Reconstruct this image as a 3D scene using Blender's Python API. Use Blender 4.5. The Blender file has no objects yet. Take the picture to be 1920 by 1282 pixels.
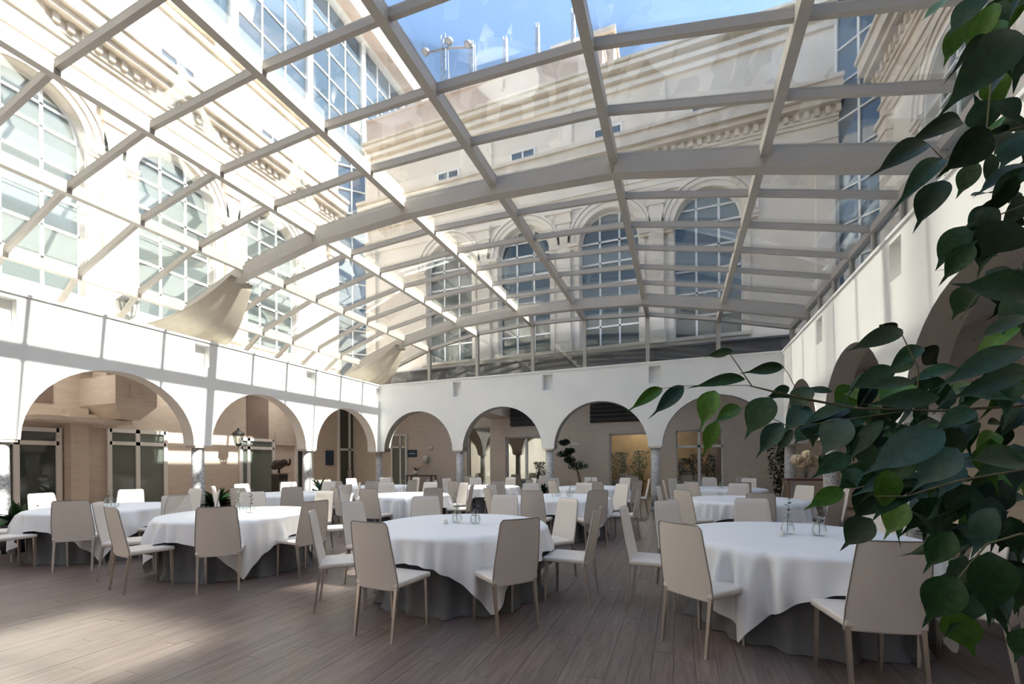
import bpy, bmesh, math, random
from mathutils import Vector, Matrix
random.seed(7)
R = math.radians
sc = bpy.context.scene
COL = sc.collection

# ------------------------------------------------------------------ camera
FPX, CX, HY = 820.0, 960.0, 868.0
YAW, ROLL = math.atan(314 / 820.0), math.atan(0.007)
EYE = 1.45
CAM = Vector((0, 0, EYE))
FWD = Vector((-math.sin(YAW), math.cos(YAW), 0))
RT0 = Vector((math.cos(YAW), math.sin(YAW), 0)); UP0 = Vector((0, 0, 1))
RT = RT0 * math.cos(ROLL) - UP0 * math.sin(ROLL)
UP = UP0 * math.cos(ROLL) + RT0 * math.sin(ROLL)
cd = bpy.data.cameras.new('camera'); cam = bpy.data.objects.new('camera', cd); COL.objects.link(cam)
cd.sensor_width = 36; cd.lens = FPX / 1920 * 36; cd.shift_y = (HY - 641) / 1920; cd.clip_start = 0.02; cd.clip_end = 500
m = Matrix.Identity(4)
for i in range(3):
    m[i][0] = RT[i]; m[i][1] = UP[i]; m[i][2] = -FWD[i]; m[i][3] = CAM[i]
cam.matrix_world = m
sc.camera = cam

# ------------------------------------------------------------------ light
SUN_DIR = Vector((-1, -0.06, -1)).normalized()
w = bpy.data.worlds.new('sky'); sc.world = w; w.use_nodes = True
nt = w.node_tree; nt.nodes.clear()
sky = nt.nodes.new('ShaderNodeTexSky'); sky.sky_type = 'NISHITA'; sky.sun_disc = False
sky.sun_elevation = R(45); sky.sun_rotation = R(90); sky.air_density = 1.0; sky.dust_density = 1.2; sky.ozone_density = 1.0
bg = nt.nodes.new('ShaderNodeBackground'); bg.inputs[1].default_value = 0.140
wo = nt.nodes.new('ShaderNodeOutputWorld')
nt.links.new(sky.outputs[0], bg.inputs[0]); nt.links.new(bg.outputs[0], wo.inputs[0])
sl = bpy.data.lights.new('sun', 'SUN'); sl.energy = 5.6; sl.angle = R(0.8); sl.color = (1.0, 0.95, 0.88)
so = bpy.data.objects.new('sun', sl); COL.objects.link(so)
so.rotation_euler = SUN_DIR.to_track_quat('-Z', 'Y').to_euler(); so.location = (20, 0, 30)
sc.view_settings.view_transform = 'Standard'; sc.view_settings.look = 'None'
sc.view_settings.gamma = 1; sc.view_settings.use_curve_mapping = False
sc.view_settings.exposure = 2.02
sc.cycles.caustics_reflective = False; sc.cycles.caustics_refractive = False

# ------------------------------------------------------------------ helpers
def ray(x, y):
    return FWD + RT * ((x - CX) / FPX) + UP * ((HY - y) / FPX)
def at_x(x, y, X): d = ray(x, y); return CAM + d * ((X - CAM.x) / d.x)
def at_y(x, y, Y): d = ray(x, y); return CAM + d * ((Y - CAM.y) / d.y)
def at_z(x, y, Z): d = ray(x, y); return CAM + d * ((Z - CAM.z) / d.z)
def at_d(x, y, D): return CAM + ray(x, y) * D
def camxy(xc, zc):                       # lateral / depth in front of the camera -> floor position
    p = FWD * zc + RT0 * xc; return (p.x, p.y)

MATS = {}
def mat(name, col, rough=0.6, metal=0.0, var=0.0, scale=4.0, bump=0.0, bscale=60.0, stretch=None, spec=0.5, col2=None, coat=0.0, rnd=0.0, trans=0.0):
    if name in MATS: return MATS[name]
    M = bpy.data.materials.new(name); M.use_nodes = True; MATS[name] = M
    n = M.node_tree.nodes; l = M.node_tree.links; b = n['Principled BSDF']
    b.inputs['Base Color'].default_value = (*col, 1); b.inputs['Roughness'].default_value = rough
    b.inputs['Metallic'].default_value = metal; b.inputs['Specular IOR Level'].default_value = spec
    if coat: b.inputs['Coat Weight'].default_value = coat; b.inputs['Coat Roughness'].default_value = 0.15
    if trans: b.inputs['Transmission Weight'].default_value = trans
    tc = n.new('ShaderNodeTexCoord'); mp = n.new('ShaderNodeMapping')
    if stretch: mp.inputs['Scale'].default_value = stretch
    l.new(tc.outputs['Object'], mp.inputs['Vector'])
    out = None
    if var or col2:
        no = n.new('ShaderNodeTexNoise'); no.inputs['Scale'].default_value = scale; no.inputs['Detail'].default_value = 6
        l.new(mp.outputs[0], no.inputs['Vector'])
        rp = n.new('ShaderNodeValToRGB'); rp.color_ramp.elements[0].position = 0.32; rp.color_ramp.elements[1].position = 0.68
        c2 = col2 or tuple(min(1, c * (1 + var)) for c in col); c1 = tuple(c * (1 - var) for c in col) if not col2 else col
        rp.color_ramp.elements[0].color = (*c1, 1); rp.color_ramp.elements[1].color = (*c2, 1)
        l.new(no.outputs['Fac'], rp.inputs[0]); out = rp.outputs[0]
    if rnd:
        oi = n.new('ShaderNodeObjectInfo'); mr = n.new('ShaderNodeMapRange'); hs = n.new('ShaderNodeHueSaturation')
        mr.inputs[3].default_value = 1 - rnd; mr.inputs[4].default_value = 1 + rnd
        l.new(oi.outputs['Random'], mr.inputs[0]); l.new(mr.outputs[0], hs.inputs['Value'])
        if out: l.new(out, hs.inputs['Color'])
        else: hs.inputs['Color'].default_value = (*col, 1)
        out = hs.outputs[0]
    if out: l.new(out, b.inputs['Base Color'])
    if bump:
        nb = n.new('ShaderNodeTexNoise'); nb.inputs['Scale'].default_value = bscale; nb.inputs['Detail'].default_value = 4
        l.new(mp.outputs[0], nb.inputs['Vector'])
        bp = n.new('ShaderNodeBump'); bp.inputs['Strength'].default_value = bump; bp.inputs['Distance'].default_value = 0.02
        l.new(nb.outputs['Fac'], bp.inputs['Height']); l.new(bp.outputs[0], b.inputs['Normal'])
    return M

def glass_mat(name, tint=(0.95, 0.97, 0.96), refl=0.10):
    M = bpy.data.materials.new(name); M.use_nodes = True; MATS[name] = M
    n = M.node_tree.nodes; l = M.node_tree.links; n.clear()
    o = n.new('ShaderNodeOutputMaterial'); t = n.new('ShaderNodeBsdfTransparent'); g = n.new('ShaderNodeBsdfGlossy')
    t.inputs[0].default_value = (*tint, 1); g.inputs['Roughness'].default_value = 0.02
    fr = n.new('ShaderNodeLayerWeight'); fr.inputs['Blend'].default_value = 0.25
    mu = n.new('ShaderNodeMath'); mu.operation = 'MULTIPLY_ADD'; mu.inputs[1].default_value = 0.5; mu.inputs[2].default_value = refl * 0.4
    mx = n.new('ShaderNodeMixShader')
    l.new(fr.outputs['Fresnel'], mu.inputs[0]); l.new(mu.outputs[0], mx.inputs[0])
    l.new(t.outputs[0], mx.inputs[1]); l.new(g.outputs[0], mx.inputs[2]); l.new(mx.outputs[0], o.inputs[0])
    return M

class MB:
    def __init__(s): s.v = []; s.f = []; s.sm = []
    def face(s, pts, smooth=False):
        i = len(s.v); s.v += [tuple(p) for p in pts]; s.f.append(tuple(range(i, i + len(pts)))); s.sm.append(smooth)
    def box(s, a, b):
        x0, y0, z0 = (min(a[i], b[i]) for i in range(3)); x1, y1, z1 = (max(a[i], b[i]) for i in range(3))
        i = len(s.v)
        s.v += [(x0,y0,z0),(x1,y0,z0),(x1,y1,z0),(x0,y1,z0),(x0,y0,z1),(x1,y0,z1),(x1,y1,z1),(x0,y1,z1)]
        for q in ((0,3,2,1),(4,5,6,7),(0,1,5,4),(1,2,6,5),(2,3,7,6),(3,0,4,7)):
            s.f.append(tuple(i + k for k in q)); s.sm.append(False)
        return s
    def hexa(s, p):                                    # 8 points: bottom ring 0-3, top ring 4-7
        i = len(s.v); s.v += [tuple(q) for q in p]
        for q in ((0,3,2,1),(4,5,6,7),(0,1,5,4),(1,2,6,5),(2,3,7,6),(3,0,4,7)):
            s.f.append(tuple(i + k for k in q)); s.sm.append(False)
        return s
    def beam(s, a, b, w, h, up=(0, 0, 1)):             # rectangular bar from a to b
        a = Vector(a); b = Vector(b); d = (b - a).normalized(); u = Vector(up)
        r = d.cross(u).normalized(); u = r.cross(d).normalized()
        r *= w / 2; u *= h / 2
        return s.hexa([a-r-u, a+r-u, b+r-u, b-r-u, a-r+u, a+r+u, b+r+u, b-r+u])
    def tube(s, pts, rad, seg=6, cap=True):
        pts = [Vector(p) for p in pts]; n = len(pts)
        rad = rad if isinstance(rad, (list, tuple)) else [rad] * n
        rings = []
        for k, p in enumerate(pts):
            d = (pts[min(k + 1, n - 1)] - pts[max(k - 1, 0)]).normalized()
            a = d.orthogonal().normalized() if abs(d.z) > 0.9 or True else None
            ref = Vector((0, 0, 1)) if abs(d.z) < 0.9 else Vector((1, 0, 0))
            a = d.cross(ref).normalized(); b = d.cross(a)
            i = len(s.v)
            for j in range(seg):
                t = 2 * math.pi * j / seg; s.v.append(tuple(p + (a * math.cos(t) + b * math.sin(t)) * rad[k]))
            rings.append(i)
        for k in range(n - 1):
            for j in range(seg):
                j2 = (j + 1) % seg
                s.f.append((rings[k] + j, rings[k] + j2, rings[k+1] + j2, rings[k+1] + j)); s.sm.append(True)
        if cap:
            s.f.append(tuple(rings[0] + j for j in range(seg))[::-1]); s.sm.append(False)
            s.f.append(tuple(rings[-1] + j for j in range(seg))); s.sm.append(False)
        return s
    def lathe(s, prof, seg=20, c=(0, 0, 0)):
        i0 = len(s.v); n = len(prof)
        for r, z in prof:
            for j in range(seg):
                t = 2 * math.pi * j / seg; s.v.append((c[0] + r * math.cos(t), c[1] + r * math.sin(t), c[2] + z))
        for k in range(n - 1):
            for j in range(seg):
                j2 = (j + 1) % seg
                s.f.append((i0 + k*seg + j, i0 + k*seg + j2, i0 + (k+1)*seg + j2, i0 + (k+1)*seg + j)); s.sm.append(True)
        if prof[0][0] > 1e-4: s.f.append(tuple(i0 + j for j in range(seg))[::-1]); s.sm.append(False)
        if prof[-1][0] > 1e-4: s.f.append(tuple(i0 + (n-1)*seg + j for j in range(seg))); s.sm.append(False)
        return s
    def mesh(s, name, m, weld=False):
        me = bpy.data.meshes.new(name); me.from_pydata(s.v, [], s.f); me.polygons.foreach_set('use_smooth', s.sm)
        if weld:
            bm = bmesh.new(); bm.from_mesh(me); bmesh.ops.remove_doubles(bm, verts=bm.verts, dist=1e-5); bm.to_mesh(me); bm.free()
        if m: me.materials.append(MATS[m] if isinstance(m, str) else m)
        me.update(); return me
    def build(s, name, m, parent=None, **tags):
        return link(name, s.mesh(name, m), parent, **tags)

def link(name, me, parent=None, loc=None, rot=None, scale=None, **tags):
    o = bpy.data.objects.new(name, me); COL.objects.link(o)
    if parent: o.parent = parent
    if loc is not None: o.location = loc
    if rot is not None: o.rotation_euler = rot
    if scale is not None: o.scale = scale
    for k, v in tags.items(): o[k] = v
    return o
def thing(name, label, cat, loc=(0, 0, 0), rz=0, group=None, kind=None):
    o = bpy.data.objects.new(name, None); COL.objects.link(o); o.location = loc; o.rotation_euler = (0, 0, rz)
    o.empty_display_size = 0.1
    o['label'] = label; o['category'] = cat
    if group: o['group'] = group
    if kind: o['kind'] = kind
    return o
def copy_tree(o, parent=None):
    c = o.copy(); COL.objects.link(c); c.parent = parent
    for ch in list(o.children): copy_tree(ch, c)
    return c
def bx(name, a, b, m, parent=None, **t): return MB().box(a, b).build(name, m, parent, **t)

UNIT = {}
def unit_box(m):
    if m not in UNIT: UNIT[m] = MB().box((-.5, -.5, -.5), (.5, .5, .5)).mesh('pane', m)
    return UNIT[m]

# ------------------------------------------------------------------ materials
mat('white_plaster', (0.87, 0.86, 0.83), 0.75, var=0.025, scale=1.2, bump=0.08, bscale=25)
mat('facade_stone', (0.78, 0.70, 0.61), 0.8, var=0.07, scale=0.8, bump=0.12, bscale=18)
mat('cornice_stone', (0.70, 0.62, 0.53), 0.8, var=0.13, scale=2.2, bump=0.2, bscale=14)
mat('pink_render', (0.58, 0.47, 0.41), 0.85, var=0.06, scale=1.0)
mat('dark_ledge', (0.19, 0.17, 0.18), 0.7, var=0.1, scale=1.5)  # dark grey holds the shadow on the base ledges; the flue shares it
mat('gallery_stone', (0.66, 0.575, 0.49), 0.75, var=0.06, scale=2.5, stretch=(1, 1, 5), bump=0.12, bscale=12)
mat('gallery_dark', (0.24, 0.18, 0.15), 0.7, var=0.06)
mat('roof_paint', (0.50, 0.455, 0.40), 0.45, var=0.02)
mat('window_frame_white', (0.82, 0.81, 0.79), 0.5)
mat('facade_glass', (0.085, 0.105, 0.107), 0.05, metal=0.12, spec=0.8, var=0.10, scale=0.5)
mat('curtain_glass', (0.09, 0.13, 0.175), 0.04, metal=0.15, spec=1.0, var=0.06, scale=0.4)
mat('dark_glass', (0.05, 0.065, 0.06), 0.04, spec=0.9)
mat('door_glass', (0.17, 0.20, 0.175), 0.05, spec=0.8)
mat('granite', (0.30, 0.30, 0.31), 0.35, col2=(0.74, 0.74, 0.74), scale=24, bump=0.05)
mat('leatherette', (0.75, 0.685, 0.62), 0.48, var=0.015, scale=3, bump=0.05, bscale=240)
mat('piping', (0.22, 0.20, 0.18), 0.6)
mat('steel', (0.55, 0.50, 0.45), 0.28, metal=0.9)
mat('white_cloth', (0.86, 0.86, 0.87), 0.85, bump=0.05, bscale=400)
mat('grey_cloth', (0.15, 0.15, 0.155), 0.9, bump=0.12, bscale=300, var=0.08, scale=8)
mat('wood_plain', (0.30, 0.20, 0.13), 0.5)
mat('black_metal', (0.02, 0.02, 0.02), 0.4)
mat('black_wood', (0.03, 0.025, 0.022), 0.4)
mat('bronze', (0.05, 0.032, 0.025), 0.45, metal=0.3, var=0.3, scale=12)
mat('sign_blue', (0.02, 0.05, 0.09), 0.4)
mat('sign_letter', (0.6, 0.7, 0.75), 0.6)
mat('shade_fabric', (0.60, 0.53, 0.43), 0.85, var=0.05, scale=5)
mat('louvre', (0.07, 0.065, 0.062), 0.6)
mat('warm_wall', (0.55, 0.36, 0.16), 0.8, var=0.15, scale=2)
mat('maroon', (0.12, 0.05, 0.05), 0.5)
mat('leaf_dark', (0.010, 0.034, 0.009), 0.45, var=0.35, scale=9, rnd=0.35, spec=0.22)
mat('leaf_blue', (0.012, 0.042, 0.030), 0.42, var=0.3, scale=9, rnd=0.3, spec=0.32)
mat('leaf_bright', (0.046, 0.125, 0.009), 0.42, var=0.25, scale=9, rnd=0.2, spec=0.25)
mat('leaf_vein', (0.10, 0.20, 0.05), 0.5)
mat('bark', (0.22, 0.15, 0.10), 0.8, var=0.2, scale=30)
mat('twig', (0.11, 0.10, 0.045), 0.7)
mat('planter_black', (0.03, 0.03, 0.03), 0.5)
mat('terracotta_grey', (0.30, 0.28, 0.26), 0.7)
mat('soil', (0.05, 0.035, 0.025), 0.95)
mat('eucalyptus', (0.14, 0.20, 0.12), 0.6, rnd=0.2)
mat('plum_leaf', (0.09, 0.05, 0.06), 0.6)
mat('hydrangea', (0.62, 0.50, 0.34), 0.9, var=0.2, scale=40)
mat('candle', (0.85, 0.83, 0.78), 0.6)
mat('ceramic', (0.75, 0.73, 0.70), 0.3)
mat('mast', (0.30, 0.30, 0.32), 0.5, metal=0.4)
mat('lamp_shade', (0.75, 0.70, 0.6), 0.7)
glass_mat('roof_glass', (0.93, 0.96, 0.95), 0.10)
glass_mat('vase_glass', (0.93, 0.96, 0.95), 0.22)
glass_mat('clear_door_glass', (0.93, 0.96, 0.94), 0.08)

def emis(name, col, e):
    M = bpy.data.materials.new(name); M.use_nodes = True; MATS[name] = M
    b = M.node_tree.nodes['Principled BSDF']; b.inputs['Base Color'].default_value = (*col, 1)
    b.inputs['Emission Color'].default_value = (*col, 1); b.inputs['Emission Strength'].default_value = e
emis('lamp_panel', (1.0, 0.93, 0.82), 7.0); emis('lamp_panel_soft', (1.0, 0.93, 0.84), 2.6)  # glowing diffusers of the ceiling lamps added as fill

def floor_mat(name, obj_random):
    M = bpy.data.materials.new(name); M.use_nodes = True; MATS[name] = M
    n = M.node_tree.nodes; l = M.node_tree.links; b = n['Principled BSDF']
    geo = n.new('ShaderNodeNewGeometry'); mp = n.new('ShaderNodeMapping'); mp.inputs['Scale'].default_value = (16, 1.1, 1)
    l.new(geo.outputs['Position'], mp.inputs['Vector'])
    no = n.new('ShaderNodeTexNoise'); no.inputs['Scale'].default_value = 2.2; no.inputs['Detail'].default_value = 8; no.inputs['Roughness'].default_value = 0.62
    rp = n.new('ShaderNodeValToRGB'); rp.color_ramp.elements[0].position = 0.30; rp.color_ramp.elements[1].position = 0.72
    rp.color_ramp.elements[0].color = (0.118, 0.084, 0.072, 1); rp.color_ramp.elements[1].color = (0.245, 0.188, 0.166, 1)
    src = n.new('ShaderNodeObjectInfo').outputs['Random'] if obj_random else None
    if not obj_random:
        at = n.new('ShaderNodeAttribute'); at.attribute_name = 'pv'; src = at.outputs['Fac']
    add = n.new('ShaderNodeVectorMath'); add.operation = 'ADD'; cmb = n.new('ShaderNodeCombineXYZ'); mul = n.new('ShaderNodeMath'); mul.operation = 'MULTIPLY'; mul.inputs[1].default_value = 40
    l.new(src, mul.inputs[0]); l.new(mul.outputs[0], cmb.inputs[1]); l.new(mp.outputs[0], add.inputs[0]); l.new(cmb.outputs[0], add.inputs[1])
    l.new(add.outputs[0], no.inputs['Vector']); l.new(no.outputs['Fac'], rp.inputs[0])
    hs = n.new('ShaderNodeHueSaturation'); mr = n.new('ShaderNodeMapRange'); mr.inputs[3].default_value = 0.90; mr.inputs[4].default_value = 1.10
    l.new(src, mr.inputs[0]); l.new(mr.outputs[0], hs.inputs['Value']); l.new(rp.outputs[0], hs.inputs['Color']); l.new(hs.outputs[0], b.inputs['Base Color'])
    b.inputs['Roughness'].default_value = 0.40; b.inputs['Specular IOR Level'].default_value = 0.45
    bp = n.new('ShaderNodeBump'); bp.inputs['Strength'].default_value = 0.12; bp.inputs['Distance'].default_value = 0.003
    l.new(no.outputs['Fac'], bp.inputs['Height']); l.new(bp.outputs[0], b.inputs['Normal'])
floor_mat('floor_wood', False); floor_mat('floor_plank', True)
mat('floor_joint', (0.10, 0.075, 0.065), 0.9)

# ------------------------------------------------------------------ main dimensions
XL, XR, YB, YF = -10.46, 2.60, 13.50, -3.2       # inner faces of the arcade walls
TH = 0.36                                        # wall thickness
ZC, ZT = 1.91, 4.36                              # springing of the arches, wall top
BAYL = 3.247; BAYB = (XR - XL) / 4
COLY = [YB - BAYL * k for k in range(0, 6)]      # 13.5 10.25 7.0 3.76 0.51 -2.73
COLXB = [XL + BAYB * k for k in range(0, 5)]
FX, BY, FR, CH = -14.26, 16.42, 5.53, 0.86       # facade planes of the courtyard and the chamfer
FY = -9.0
ZG = 4.22                                        # gallery ceiling

# ------------------------------------------------------------------ floor
def build_floor():
    fl = bx('floor', (FX - 0.3, FY, -0.10), (FR + 0.3, 30, -0.012), 'floor_joint')
    fl['kind'] = 'structure'; fl['label'] = 'brown wood plank floor of the glazed courtyard'; fl['category'] = 'floor'
    PW, PL = 0.145, 1.45
    near = []; rest = []
    nx = int((FR - FX) / PW)
    for i in range(nx):
        x0 = FX + i * PW; off = random.random() * PL; y = -1.0 - off
        while y < 29:
            y0, y1 = y, min(y + PL, 29); y += PL
            cx, cy = x0 + PW / 2, (y0 + y1) / 2
            v = Vector((cx, cy, 0)) - CAM; z = v.dot(FWD)
            vis = False
            if z > 0.5:
                u = 960 + 820 * v.dot(RT) / z; vv = HY - 820 * v.dot(UP) / z
                vis = -120 < u < 2040 and vv < 1420
            if y1 < -0.5: continue
            (near if vis else rest).append((z if vis else 99, x0, y0, y1))
    near.sort(); keep = near[:300]; rest += near[300:]
    g = 0.0011
    me = MB().box((0, 0, -0.014), (1, 1, 0)).mesh('plank', 'floor_plank')
    for z, x0, y0, y1 in keep:
        link('plank', me, fl, loc=(x0 + g, y0 + g, random.uniform(-0.0006, 0.0006)), scale=(PW - 2 * g, y1 - y0 - 2 * g, 1))
    mb = MB(); pv = []
    for z, x0, y0, y1 in rest:
        mb.box((x0 + g, y0 + g, -0.014), (x0 + PW - g, y1 - g, 0)); pv.append(random.random())
    me = mb.mesh('planks', 'floor_wood')
    a = me.attributes.new('pv', 'FLOAT', 'FACE'); a.data.foreach_set('value', [q for q in pv for _ in range(6)])
    o = link('planks', me, fl); o['kind'] = 'stuff'
build_floor()

# ------------------------------------------------------------------ arched wall maker (local s along, d depth, z up)
def arch_pts(sc_, r, zs, n=22):
    return [(sc_ - r * math.cos(math.pi * k / n), zs + r * math.sin(math.pi * k / n)) for k in range(n + 1)]
def arched_bay(mb, T, s0, s1, z0, z1, sc_, r, zb, zs, d0, d1, back=True, bottom_band=False):
    """wall piece s0..s1, z0..z1 with an arched hole; T maps (s,d,z) to world; d0 front, d1 back"""
    pts = [(sc_ - r, zb)] + arch_pts(sc_, r, zs) + [(sc_ + r, zb)]
    for d, use in ((d0, True), (d1, back)):
        if not use: continue
        mb.face([T(s0, d, z0), T(sc_ - r, d, z0), T(sc_ - r, d, z1), T(s0, d, z1)])
        mb.face([T(sc_ + r, d, z0), T(s1, d, z0), T(s1, d, z1), T(sc_ + r, d, z1)])
        for a, b in zip(pts[1:-2], pts[2:-1]):
            mb.face([T(a[0], d, a[1]), T(b[0], d, b[1]), T(b[0], d, z1), T(a[0], d, z1)])
        if zb > z0 + 1e-4:
            mb.face([T(sc_ - r, d, z0), T(sc_ + r, d, z0), T(sc_ + r, d, zb), T(sc_ - r, d, zb)])
    for k, (a, b) in enumerate(zip(pts[:-1], pts[1:])):
        mb.face([T(a[0], d0, a[1]), T(b[0], d0, b[1]), T(b[0], d1, b[1]), T(a[0], d1, a[1])], smooth=True)
    if zb > z0 + 1e-4:
        mb.face([T(sc_ - r, d0, zb), T(sc_ + r, d0, zb), T(sc_ + r, d1, zb), T(sc_ - r, d1, zb)])

NW, NH, ND = 0.33, 0.50, 0.17     # wall niches
def arcade(name, T, cols, label, ends=(0.0, 0.0)):
    mb = MB(); PR = 0.20
    cols = sorted(cols)
    ar = None
    for a, b in zip(cols[:-1], cols[1:]):
        c = (a + b) / 2; r = (b - a) / 2 - PR
        arched_bay(mb, T, a + PR, b - PR, ZC, ZT, c, r, ZC, ZT - 1.02 - r + 0.0, 0, TH)
    zn1 = ZT - 0.08; zn0 = zn1 - NH
    for k, c in enumerate(cols):
        lo, hi = c - PR, c + PR
        if k == 0: lo -= ends[0]
        if k == len(cols) - 1: hi += ends[1]
        n0, n1 = c - NW / 2, c + NW / 2
        def q(s0, s1, z0, z1, d): mb.face([T(s0, d, z0), T(s1, d, z0), T(s1, d, z1), T(s0, d, z1)])
        corner = (k == 0 and ends[0] > 0) or (k == len(cols) - 1 and ends[1] > 0)
        if corner: q(lo, hi, ZC, ZT, 0)
        else:
            q(lo, n0, ZC, ZT, 0); q(n1, hi, ZC, ZT, 0); q(n0, n1, ZC, zn0, 0); q(n0, n1, zn1, ZT, 0); q(n0, n1, zn0, zn1, ND)
            mb.face([T(n0, 0, zn0), T(n0, ND, zn0), T(n0, ND, zn1), T(n0, 0, zn1)]); mb.face([T(n1, 0, zn0), T(n1, ND, zn0), T(n1, ND, zn1), T(n1, 0, zn1)])
            mb.face([T(n0, 0, zn0), T(n1, 0, zn0), T(n1, ND, zn0), T(n0, ND, zn0)]); mb.face([T(n0, 0, zn1), T(n1, 0, zn1), T(n1, ND, zn1), T(n0, ND, zn1)])
        q(lo, hi, ZC, ZT, TH)
        mb.face([T(lo, 0, ZC), T(hi, 0, ZC), T(hi, TH, ZC), T(lo, TH, ZC)])
    s0, s1 = cols[0] - PR - ends[0], cols[-1] + PR + ends[1]
    mb.face([T(s0, 0, ZT), T(s1, 0, ZT), T(s1, TH, ZT), T(s0, TH, ZT)])
    for s in (s0, s1): mb.face([T(s, 0, ZC), T(s, TH, ZC), T(s, TH, ZT), T(s, 0, ZT)])
    o = link(name, mb.mesh(name, 'white_plaster', True), None, kind='structure', label=label, category='wall')
    cb = MB(); cp = [T(s0, -0.03, ZT), T(s1, -0.03, ZT), T(s1, TH + 0.03, ZT), T(s0, TH + 0.03, ZT)]
    cb.hexa(cp + [(p[0], p[1], p[2] + 0.045) for p in cp]); cb.build('coping', 'white_plaster', o)
    return o
TL = lambda s, d, z: (XL - d, s, z)
TRr = lambda s, d, z: (XR + d, s, z)
TB = lambda s, d, z: (s, YB + d, z)
arcade('wall_left', TL, COLY, 'sunlit white arcade wall with round arches on the left')
arcade('wall_right', TRr, COLY, 'shaded white arcade wall with round arches on the right')
arcade('wall_back', TB, COLXB, 'white arcade wall with four round arches across the back', ends=(TH, TH))

# columns
def make_column(loc, label):
    o = thing('column', label, 'column', loc, group='stone columns of the arcade')
    prof = [(0.155, 0.0), (0.155, 0.06), (0.145, 0.075), (0.15, 0.10), (0.135, 0.13), (0.137, 0.6), (0.133, 1.2), (0.125, ZC - 0.05)]
    MB().lathe(prof[4:], 24).build('shaft', 'granite', o)
    MB().lathe(prof[:5], 24).build('base', 'granite', o)
    bx('capital', (-0.17, -0.17, ZC - 0.05), (0.17, 0.17, ZC), 'cornice_stone', o)
    return o
nm = ['in the far left corner', 'second along the left arcade from the far corner', 'third along the left arcade beside the leafy planter', 'nearest of the left arcade at the picture edge', 'of the left arcade just outside the left picture edge']
for k, y in enumerate(COLY[:5]):
    make_column((XL - TH / 2, y + (TH / 2 if k == 0 else 0), 0), 'mottled grey granite column ' + nm[k])
nm = ['second from the left in the back arcade', 'middle one of the back arcade', 'fourth from the left in the back arcade', 'in the far right corner']
for k, x in enumerate(COLXB[1:]):
    make_column((x + (TH / 2 if k == 3 else 0), YB + TH / 2, 0), 'mottled grey granite column ' + nm[k])
nm = ['second along the right arcade behind the ficus', 'third along the right arcade behind the ficus', 'of the right arcade nearest the ficus']
for k, y in enumerate(COLY[1:4]):
    make_column((XR + TH / 2, y, 0), 'mottled grey granite column ' + nm[k])

# front wall, gallery walls, gallery ceilings
def struct(o, label, cat): o['kind'] = 'structure'; o['label'] = label; o['category'] = cat; return o
struct(bx('wall_front', (FX, FY - 0.3, 0), (FR, FY, 6.0), 'white_plaster'), 'plain white wall behind the viewer', 'wall')
# left gallery ceiling with a roof light slot that lets the sun onto the gallery wall
mb = MB(); x0, x1 = FX, XL - TH; sy0, sy1 = 8.3, 11.4; sx0, sx1 = -12.55, -11.15
for a, b in (((x0, FY), (x1, sy0)), ((x0, sy1), (x1, BY)), ((x0, sy0), (sx0, sy1)), ((sx1, sy0), (x1, sy1)), ((-12.05, sy0), (-11.93, sy1))):
    mb.box((a[0], a[1], ZG), (b[0], b[1], ZG + 0.12))
struct(mb.build('ceiling_gallery_left', 'white_plaster'), 'ceiling of the gallery behind the left arcade', 'ceiling')
struct(bx('ceiling_gallery_back', (XL - TH, 15.43, ZG), (FR, BY, ZG + 0.12), 'white_plaster'), 'ceiling of the gallery behind the back arcade', 'ceiling')
struct(bx('ceiling_gallery_right', (3.13, FY, ZG), (FR, 15.43, ZG + 0.12), 'white_plaster'), 'ceiling of the gallery behind the right arcade', 'ceiling')

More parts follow.
